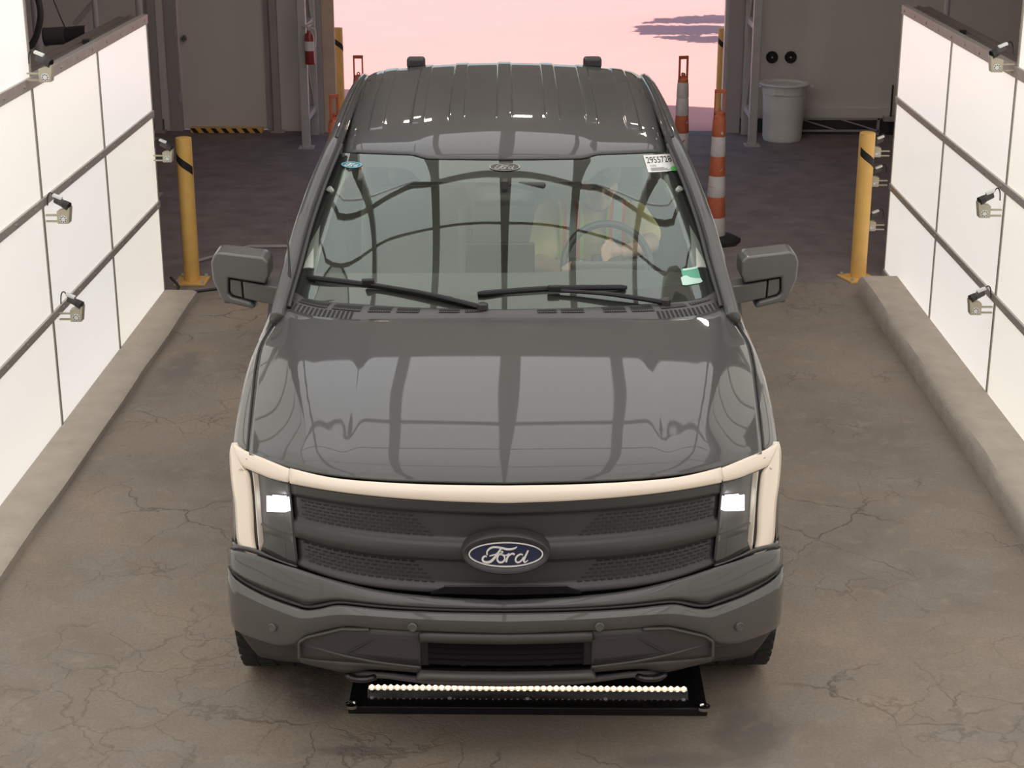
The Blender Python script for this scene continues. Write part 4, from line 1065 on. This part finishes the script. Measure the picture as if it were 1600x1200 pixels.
def vest_panel(s):
    path = [(.415+s*.125, 2.80, 1.34), (.415+s*.118, 2.70, 1.438), (.415+s*.110, 2.60, 1.435), (.412+s*.105, 2.53, 1.38), (.41+s*.105, 2.505, 1.28), (.41+s*.105, 2.53, 1.15), (.41+s*.10, 2.56, 1.03)]
    P = catmull(path, 6); vs = []; n = 10
    m = MB(); rows = []
    for i, p in enumerate(P):
        t = (P[min(i+1, len(P)-1)]-P[max(i-1, 0)]).normalized()
        hw = lerp(.046, .062, i/len(P))
        rows.append([(p + Vector((k, 0, 0)) + Vector((0, .5*k*k*18*.12, -2.6*k*k if i < 18 else 0)) - DB) for k in [lerp(-hw, hw, j/n) for j in range(n+1)]])
    me = bpy.data.meshes.new('vest_panel'); vv = [tuple(p) for r_ in rows for p in r_]; k = n+1
    ff = [(i*k+j, i*k+j+1, (i+1)*k+j+1, (i+1)*k+j) for i in range(len(rows)-1) for j in range(n)]
    me.from_pydata(vv, [], ff); uvl = me.uv_layers.new(name='UVMap')
    for poly in me.polygons:
        for li in poly.loop_indices:
            vi = me.loops[li].vertex_index; uvl.data[li].uv = ((vi % k)/n, (vi//k)/len(rows))
    me.materials.append(VEST); me.shade_smooth()
    o = bpy.data.objects.new('vest_panel', me); COL.objects.link(o); o.parent = PS
    sd_ = o.modifiers.new('s', 'SOLIDIFY'); sd_.thickness = .006; sd_.offset = 0
for s in (-1, 1): vest_panel(s)
m = MB(); m.lathe([(.002, .066), (.04, .060), (.076, .035), (.089, 0), (.091, -.032)], (0,0,0), 'z', 24, close=False)
m2 = MB(); m2.v = [(x, y*1.18, z) for x, y, z in m.v]; m2.f = m.f
CAPM = mat('grey_cap', (.16, .17, .16), .85)
cp = m2.build('cap', CAPM, PS, smooth=True, loc=hc-DB+Vector((0, .004, .048)))
rows = [[(.072*math.cos(a), -.085*math.sin(a)*1.0 - k*.075*math.sin(a), -.02 - .02*k + .010*math.sin(a)) for a in [math.pi*i/16 for i in range(17)]] for k in (0, .5, 1)]
MB().grid(rows).build('cap_brim', CAPM, cp, smooth=True, solid=.004)
MB().bb((.008, -.100, .0), (.042, -.090, .028)).build('cap_badge', PAPER, cp)
for s in (-1, 1):
    MB().ball(hc-DB+Vector((s*.032, -.083, .004)), .0115, 12, 8).build('eye', mat('eye', (.05, .04, .035), .2), PS)

# ------------------------------------------------------------------ floor scanner with LED strip
SCN = thing('undercarriage_scanner', 'low black floor box with a glowing LED strip under the front bumper', 'scanner', (-.012, 5.50, 0))
MB().bb((-.665, .035, 0), (.665, .46, .035)).build('box', TRIM, SCN, bevel=.006)
MB().bb((-.60, .125, .035), (.60, .165, .052)).build('led_channel', CHROME, SCN)
LEDM = emis('led_glow', (1.0, .84, .60), 2.6)
led_me = MB().lathe([(.0085, 0), (.0085, .004), (.004, .009)], (0,0,0), 'z', 10).mesh('led'); led_me.materials.append(LEDM)
DIFF = mat('led_diffuser', (.8, .75, .65), .4, emit=(1.0, .72, .42), es=.5)
MB().bb((-.597, .132, .052), (.597, .158, .053)).build('led_board', DIFF, SCN)
for k in range(50):
    o = bpy.data.objects.new('led', led_me); COL.objects.link(o); o.parent = SCN; o.location = (-.585 + k*1.17/49, .145, .0535)
for x in (-.65, .65):
    MB().lathe([(.024, 0), (.024, .012), (.014, .014), (.010, .009), (.001, .009)], (x, .04, .030), 'z', 18).build('corner_ring', CHROME, SCN, smooth=True)
for k in range(5):
    MB().lathe([(.007, 0), (.007, .004), (.003, .006)], (-.58+k*.29, .095, .035), 'z', 10).build('screw', STEEL, SCN)

# ------------------------------------------------------------------ bollards
def bollard(x, y, h, r, lab, ang, plate=True, tape=.83):
    b = thing('bollard', lab, 'bollard', (x, y, 0), ang, 'yellow steel bollards')
    MB().lathe([(r, 0), (r, h-.01), (r*.96, h), (r*.7, h+.004), (.001, h+.005)], (0,0,0), 'z', 28).build('post', YEL, b, smooth=True, angle=50)
    # black tape band wound at a slant
    rows = [[((r+.0012)*math.sin(a), -(r+.0012)*math.cos(a), h*tape + dz - .055*(a/1.3)) for a in [-1.3 + 2.6*i/16 for i in range(17)]] for dz in (-.03, .03)]
    MB().grid(rows).build('tape_band', BLKTAPE, b, smooth=True)
    if plate:
        MB().bb((-.11, -.11, 0), (.11, .11, .015)).build('base_plate', YEL, b, bevel=.004)
        for sx in (-.085, .085):
            for sy in (-.085, .085): MB().cyl((sx, sy, .015), (sx, sy, .035), .012, n=6).build('anchor_bolt', STEEL, b)
bollard(-2.40, 11.52, 1.025, .055, 'yellow bollard with base plate at the end of the passenger side light wall', 0)
bollard(2.31, 11.66, 1.045, .055, 'yellow bollard with black tape near the white bin side light wall', .3)
bollard(1.955, 17.62, 1.02, .062, 'yellow bollard outside the exit beside the tall orange cones', 0, False)
bollard(-2.03, 17.75, 1.00, .055, 'yellow bollard outside the exit behind the wooden board', .5, False)

# ------------------------------------------------------------------ channelizer cones
def channelizer(x, y, lab, rot=0, seed=0, flip=False):
    c = thing('channelizer_cone', lab, 'traffic cone', (x, y, 0), rot, 'orange and white channelizer cones')
    MB().lathe([(.20, 0), (.20, .03), (.17, .045), (.09, .06)], (0,0,0), 'z', 8).build('rubber_base', RUBBER, c)
    zs = [.05, .20, .36, .52, .67, .82, .95]; rr = [.078, .072, .066, .060, .054, .050, .046]
    seq = [ORANGE, WHITETAPE, ORANGE, WHITETAPE, ORANGE, WHITETAPE] if not flip else [ORANGE, WHITETAPE, ORANGE, WHITETAPE, WHITETAPE, ORANGE]
    seq = seq if flip else [ORANGE, WHITETAPE, ORANGE, WHITETAPE, ORANGE, WHITETAPE]
    for i in range(6):
        MB().lathe([(rr[i], zs[i]), (rr[i]+.003, zs[i]+.01), (rr[i+1]+.002, zs[i+1]-.008), (rr[i+1]-.001, zs[i+1])], (0,0,0), 'z', 24).build('band', SEQ[seed % 2][i], c, smooth=True, angle=50)
    # shoulder and flat looped handle
    MB().lathe([(.046, .95), (.044, .975), (.025, .99)], (0,0,0), 'z', 20).build('shoulder', ORANGE, c, smooth=True)
    t = .012; m = MB()
    m.bb((-.042, -t, .97), (-.030, t, 1.16)).bb((.030, -t, .97), (.042, t, 1.16)).bb((-.042, -t, 1.145), (.042, t, 1.172)).bb((-.042, -t, .96), (.042, t, 1.005))
    m.build('handle', ORANGE, c, bevel=.003)
    MB().lathe([(.008, -.013), (.015, -.013), (.015, .013), (.008, .013)], (0, 0, 1.016), 'y', 14, close=False).build('tie_loop', ORANGE, c)
    # peeled scraps of the reflective band
    rs = random.Random(seed)
    for k in range(3):
        i = rs.choice((2, 3, 4, 5)); zz = zs[i] + rs.uniform(.03, .09); a0 = rs.uniform(-.7, .7); r_ = rr[i]+.0045
        poly = [(a0 + rs.uniform(-.35, .35), zz + rs.uniform(-.03, .03)) for _ in range(3)]
        m = MB(); m.add([(r_*math.sin(a), -r_*math.cos(a), z) for a, z in poly] + [(r_*.98*math.sin(a), -r_*.98*math.cos(a), z) for a, z in poly], [(0,1,2),(3,4,5),(0,1,4,3),(1,2,5,4),(2,0,3,5)])
        m.build('torn_film', WHITETAPE if SEQ[seed % 2][i] is ORANGE else ORANGE, c)
SEQ = [[ORANGE, WHITETAPE, ORANGE, WHITETAPE, ORANGE, WHITETAPE], [WHITETAPE, ORANGE, WHITETAPE, ORANGE, WHITETAPE, ORANGE]]
SEQ[0] = [WHITETAPE, ORANGE, WHITETAPE, ORANGE, WHITETAPE, WHITETAPE]
channelizer(1.40, 12.72, 'nearer of the two banded cones beside the cab, peeling orange and white', 0, 1)
channelizer(1.275, 14.5, 'farther of the two banded cones beside the cab, with grey-white top bands', .35, 2)
channelizer(-1.49, 14.5, 'banded cone whose looped handle pokes above the rear roof corner', 0, 4)
channelizer(-1.465, 12.45, 'shaded banded cone half hidden by the cab in front of the wooden board', .9, 3)

# ------------------------------------------------------------------ bin, extinguisher, wall fans
bn = thing('trash_bin', 'round white plastic bin with rolled rim against the back wall', 'bin', (2.50, 16.95, 0))
MB().lathe([(.001, 0), (.185, 0), (.192, .02), (.205, .30), (.212, .46), (.218, .465), (.22, .50), (.222, .545), (.245, .55), (.250, .562), (.245, .572), (.222, .572), (.210, .56), (.195, .03), (.001, .02)], (0,0,0), 'z', 40, close=False).build('tub', WHITEPL, bn, smooth=True, angle=40)
for s in (-1, 1):
    MB().tube(catmull([(s*.235, -.07, .54), (s*.275, -.05, .535), (s*.275, .05, .535), (s*.235, .07, .54)], 5), .009, 8).build('handle', WHITEPL, bn, smooth=True)
MB().bb((-.13, -.228, .475), (-.03, -.205, .53)).build('label_boss', WHITEPL, bn, bevel=.004)
MB().lathe([(.001, 0), (.215, 0), (.22, .004), (.001, .012)], (0, 0, .545), 'z', 32, close=False).build('liner', WHITEPL, bn, smooth=True)
fe = thing('fire_extinguisher', 'red fire extinguisher hanging on the galvanised truss at the exit', 'extinguisher', (-2.14, 16.345, .83))
MB().lathe([(.001, 0), (.044, 0), (.047, .01), (.047, .25), (.040, .28), (.022, .30), (.018, .32)], (0,0,0), 'z', 24).build('cylinder', RED, fe, smooth=True, angle=50)
MB().lathe([(.0478, .13), (.0478, .22)], (0,0,0), 'z', 24, close=False).build('label_band', PAPER, fe, smooth=True)
MB().cyl((0, 0, .32), (0, 0, .35), .02).build('valve', STEEL, fe)
MB().box((-.01, 0, .372), (.12, .02, .014), (0, -.35, 0)).build('lever', STEEL, fe, bevel=.003)
MB().box((-.012, 0, .350), (.11, .02, .012), (0, .1, 0)).build('lever', STEEL, fe, bevel=.003)
MB().tube(catmull([(.02, -.01, .34), (.06, -.02, .33), (.066, -.02, .26), (.058, -.02, .17)], 6), .009, 8).build('hose', PAPER, fe, smooth=True)
MB().bb((-.06, .03, .20), (.03, .075, .24)).build('wall_hook', STEEL, fe)
for i, x in enumerate((2.416, 2.604)):
    f = thing('wall_fan', ('round black wall vent nearer the truss, above the white bin', 'round black wall vent farther from the truss, above the white bin')[i], 'vent', (x, 17.345, .766), 0, 'round black wall vents')
    MB().lathe([(.060, 0), (.060, -.02), (.052, -.03), (.046, -.018), (.001, -.018)], (0,0,0), 'y', 28).build('housing', BLKP, f, smooth=True, angle=40)
    for r_ in (.018, .032, .044):
        MB().lathe([(r_-.002, -.02), (r_-.002, -.027), (r_+.002, -.027), (r_+.002, -.02)], (0,0,0), 'y', 24, close=False).build('guard_ring', BLKP, f)
    MB().lathe([(.009, -.018), (.009, -.03), (.004, -.032)], (0,0,0), 'y', 12).build('hub', STEEL, f)
# low barrier rail and upright rod by the back wall
br = thing('folded_barrier', 'low folded metal barrier along the back wall beside the bin', 'barrier', (3.11, 17.22, 0))
MB().bb((-.42, -.012, .15), (.42, .012, .17)).build('top_bar', FRAMEM, br); MB().bb((-.42, -.012, .03), (.42, .012, .05)).build('bottom_bar', FRAMEM, br)
for a, b in ((-.4, 0), (0, .4)):
    MB().cyl((a, 0, .16), (b, 0, .04), .008, n=8).build('brace', FRAMEM, br)
for x in (-.4, .4): MB().bb((x-.012, -.012, 0), (x+.012, .012, .17)).build('end_post', FRAMEM, br)
rd_ = thing('upright_rod', 'thin dark upright rod on a wall box beside the light wall end', 'rod', (3.64, 17.25, 0))
MB().cyl((0, 0, 0), (0, 0, .50), .010, n=10).build('rod', BLKP, rd_)
MB().bb((-.07, -.02, .13), (.07, .08, .18)).build('wall_box', FRAMEM, rd_, bevel=.005)
MB().lathe([(.001, 0), (.05, 0), (.05, .012), (.001, .02)], (0,0,0), 'z', 16, close=False).build('foot', BLKP, rd_)

# ------------------------------------------------------------------ machine vision cameras on the light walls
def vision_camera(side, y, z, lab, up=0., x=None):
    c = thing('inspection_camera', lab, 'camera', (side*2.505 if x is None else x, y, z), 0, 'inspection cameras on the light walls')
    q = -side
    for dz in (-.028, .004):
        MB().bb((0, -.008, dz-.004), (q*.085, .008, dz+.004)).build('arm', BRKT, c)
    bw = MB(); x0, x1 = q*.065, q*.135
    bw.add([(x0, -.03, -.035), (x1-q*.012, -.03, -.035), (x1, -.03, .05), (x0, -.03, .03), (x0, .03, -.035), (x1-q*.012, .03, -.035), (x1, .03, .05), (x0, .03, .03)],
           [(0,1,2,3),(4,5,6,7),(0,1,5,4),(1,2,6,5),(2,3,7,6),(3,0,4,7)])
    bw.build('bracket', BRKT, c, bevel=.003)
    ctr = Vector((q*.098, -.031, -.010))
    MB().lathe([(.020, 0), (.020, -.003), (.017, -.004), (.001, -.004)], ctr, 'y', 18).build('dial', WHITEPL, c)
    for k in range(8):
        a = k*math.pi/4
        MB().cyl(ctr+Vector((.014*math.cos(a), -.003, .014*math.sin(a))), ctr+Vector((.014*math.cos(a), -.006, .014*math.sin(a))), .0032, n=6).build('dial_hole', BLKP, c)
    d = Vector((q*.75, -.25, -.32+up)).normalized(); p = Vector((q*.075, -.005, .078))
    MB().tube([p-d*.02, p+d*.03], .019, 14).build('camera_body', GRP, c, smooth=True)
    MB().tube([p+d*.03, p+d*.062], [.021, .023], 16).build('lens_barrel', BLKP, c, smooth=True)
    MB().tube([p+d*.0615, p+d*.063], .018, 16).build('lens_glass', LENSG, c)
    MB().box(p+Vector((-q*.005, 0, .024)), (.05, .03, .014), (0, q*.4, 0)).build('clamp', WHITEPL, c, bevel=.003)
    MB().tube(catmull([p-d*.02, p-d*.05+Vector((0, .01, .02)), p-d*.075+Vector((0, .02, -.01)), Vector((q*.008, .02, .05))], 6), .0035, 6).build('cable', BLKP, c, smooth=True)
    return c
vision_camera(-1, 8.40, 1.925, 'inspection camera atop the step of the passenger side light wall')
vision_camera(-1, 8.50, 1.185, 'upper inspection camera on the middle seam of the passenger side light wall')
vision_camera(-1, 8.58, .635, 'lower inspection camera on the middle seam of the passenger side light wall')
vision_camera(-1, 11.02, .995, 'inspection camera at the far end of the wall behind the yellow bollard', x=-2.50)
vision_camera(1, 8.92, 1.905, 'inspection camera atop the step of the driver side light wall')
vision_camera(1, 8.90, 1.135, 'upper inspection camera on the middle seam of the driver side light wall')
vision_camera(1, 8.90, .595, 'lower inspection camera on the middle seam of the driver side light wall')
vision_camera(1, 11.80, .885, 'top camera of three on the end edge beside the taped bollard', x=2.50)
vision_camera(1, 11.80, .675, 'middle camera of three on the end edge beside the taped bollard', x=2.50)
vision_camera(1, 11.80, .355, 'bottom camera of three on the end edge beside the taped bollard', x=2.50)

# ------------------------------------------------------------------ gear behind the light walls
bl = thing('blower_tube', 'black cylindrical blower lying above the top of the left panel wall', 'blower', (-3.28, 12.0, 0))
MB().tube([(-.14, 0, 1.645), (.0, 0, 1.655)], .062, 24).build('casing', GRP, bl, smooth=True)
MB().tube([(.0, 0, 1.655), (.15, 0, 1.668)], .058, 24).build('motor_end', BLKP, bl, smooth=True)
MB().tube([(-.15, 0, 1.644), (-.138, 0, 1.645)], .066, 24).build('end_ring', BLKP, bl)
MB().bb((-.02, -.02, 0), (.02, .02, 1.60)).build('stand', FRAMEM, bl); MB().bb((-.12, -.12, 0), (.12, .12, .015)).build('foot', FRAMEM, bl)
MB().tube(catmull([(.0, 0, 1.71), (-.05, .05, 1.80), (-.16, .1, 2.1)], 5), .004, 6).build('wire', BLKP, bl)
for i, (x, y, r_, lab) in enumerate(((-4.00, 13.8, .035, 'dark upright pole nearest the frame edge behind the left panel wall'), (-3.52, 13.8, .022, 'thin dark upright pole standing behind the blower tube'), (-3.28, 14.3, .03, 'dark upright pole with a diagonal brace left of the door'))):
    p = thing('upright_pole', lab, 'pole', (x, y, 0))
    MB().cyl((0, 0, 0), (0, 0, 3.4), r_, n=14).build('tube', FRAMEM, p); MB().bb((-.08, -.08, 0), (.08, .08, .012)).build('foot_plate', FRAMEM, p)
    if i == 2: MB().cyl((-.02, 0, 2.0), (-.55, .0, 1.45), .022, n=10).build('brace', FRAMEM, p)
tag(MB().tube(catmull([(-3.95, 12.6, 0.03), (-3.85, 12.6, 1.2), (-3.66, 12.6, 1.58), (-3.62, 12.6, 1.80), (-3.72, 12.6, 2.02), (-3.95, 12.6, 2.1), (-4.05, 12.6, 1.6), (-4.05, 12.6, .03)], 8), .024, 10).build('hose_loop', HOSE, smooth=True), 'thick dark hose looping at the upper left behind the panel wall', 'hose')
p = thing('upright_pole', 'dark pole rising behind the top of the wall with the white bin', 'pole', (3.25, 13.6, 0))
MB().cyl((0, 0, 0), (0, 0, 3.4), .022, n=12).build('tube', FRAMEM, p); MB().bb((-.08, -.08, 0), (.08, .08, .012)).build('foot_plate', FRAMEM, p)
p = thing('equipment_case', 'dark equipment case on a post at the upper right edge', 'case', (3.62, 12.2, 0))
MB().cyl((0, 0, 0), (0, 0, 1.75), .02, n=10).build('post', FRAMEM, p); MB().box((0, 0, 1.93), (.11, .16, .40), (0, .1, 0)).build('case', BLKP, p, bevel=.02); MB().bb((-.1, -.1, 0), (.1, .1, .012)).build('foot_plate', FRAMEM, p)
tag(MB().tube(catmull([(-2.50, 11.28, .10), (-2.44, 11.24, .05), (-2.42, 11.20, .012), (-2.2, 11.30, .010), (-1.9, 11.42, .010), (-1.55, 11.45, .010), (-1.0, 11.7, .010)], 8), .010, 8).build('floor_cable', BLKP, smooth=True), 'black cable running across the floor from the wall end past the bollard', 'cable')
tag(MB().tube([(-2.46, 12.05, .013), (-2.15, 12.48, .013), (-1.72, 12.50, .013)], .013, 8).build('conduit', FRAMEM), 'thin grey conduit lying on the floor behind the bollard', 'conduit')
# shade tree out in the yard, its shadow reaches into view
TR = thing('shade_tree', 'tree beyond the exit that casts the purple shadow on the sunlit pavement', 'tree', (5.6, 25.6, 0))
MB().tube([(0, 0, 0), (.1, .05, 1.6), (.0, -.1, 3.2)], [.16, .12, .07], 10).build('trunk', mat('bark', (.10, .07, .05), .9), TR, smooth=True)
m = MB(); rt_ = random.Random(5)
for k in range(2600):
    a = rt_.uniform(0, 6.28); r_ = rt_.random()**.5; c = Vector((-2.6 + 1.75*r_*math.cos(a), -.55 + 1.7*r_*math.sin(a) , 3.4 + rt_.uniform(-.3, .5)))
    if abs(c.y + .55 - .5) < .22 or abs(c.y + .55 + .75) < .14: continue
    s_ = rt_.uniform(.12, .24); e_ = Euler((rt_.uniform(-1, 1), rt_.uniform(-1, 1), rt_.uniform(0, 6))).to_matrix()
    m.add([c + e_ @ Vector(v)*s_ for v in ((-1, 0, 0), (0, -.5, 0), (1, 0, 0), (0, .5, .1))], [(0,1,2,3)])
o = m.build('leaves', mat('leaf_green', (.06, .12, .03), .7), TR); o['kind'] = 'stuff'
for a in ((-2.2, -.4), (-1.4, -1.3), (-2.6, .6)):
    MB().tube([(0, -.05, 2.6), (a[0]*.5, a[1]*.5, 3.2), (a[0], a[1], 3.5)], [.06, .04, .02], 8).build('branch', bpy.data.materials['bark'], TR, smooth=True)
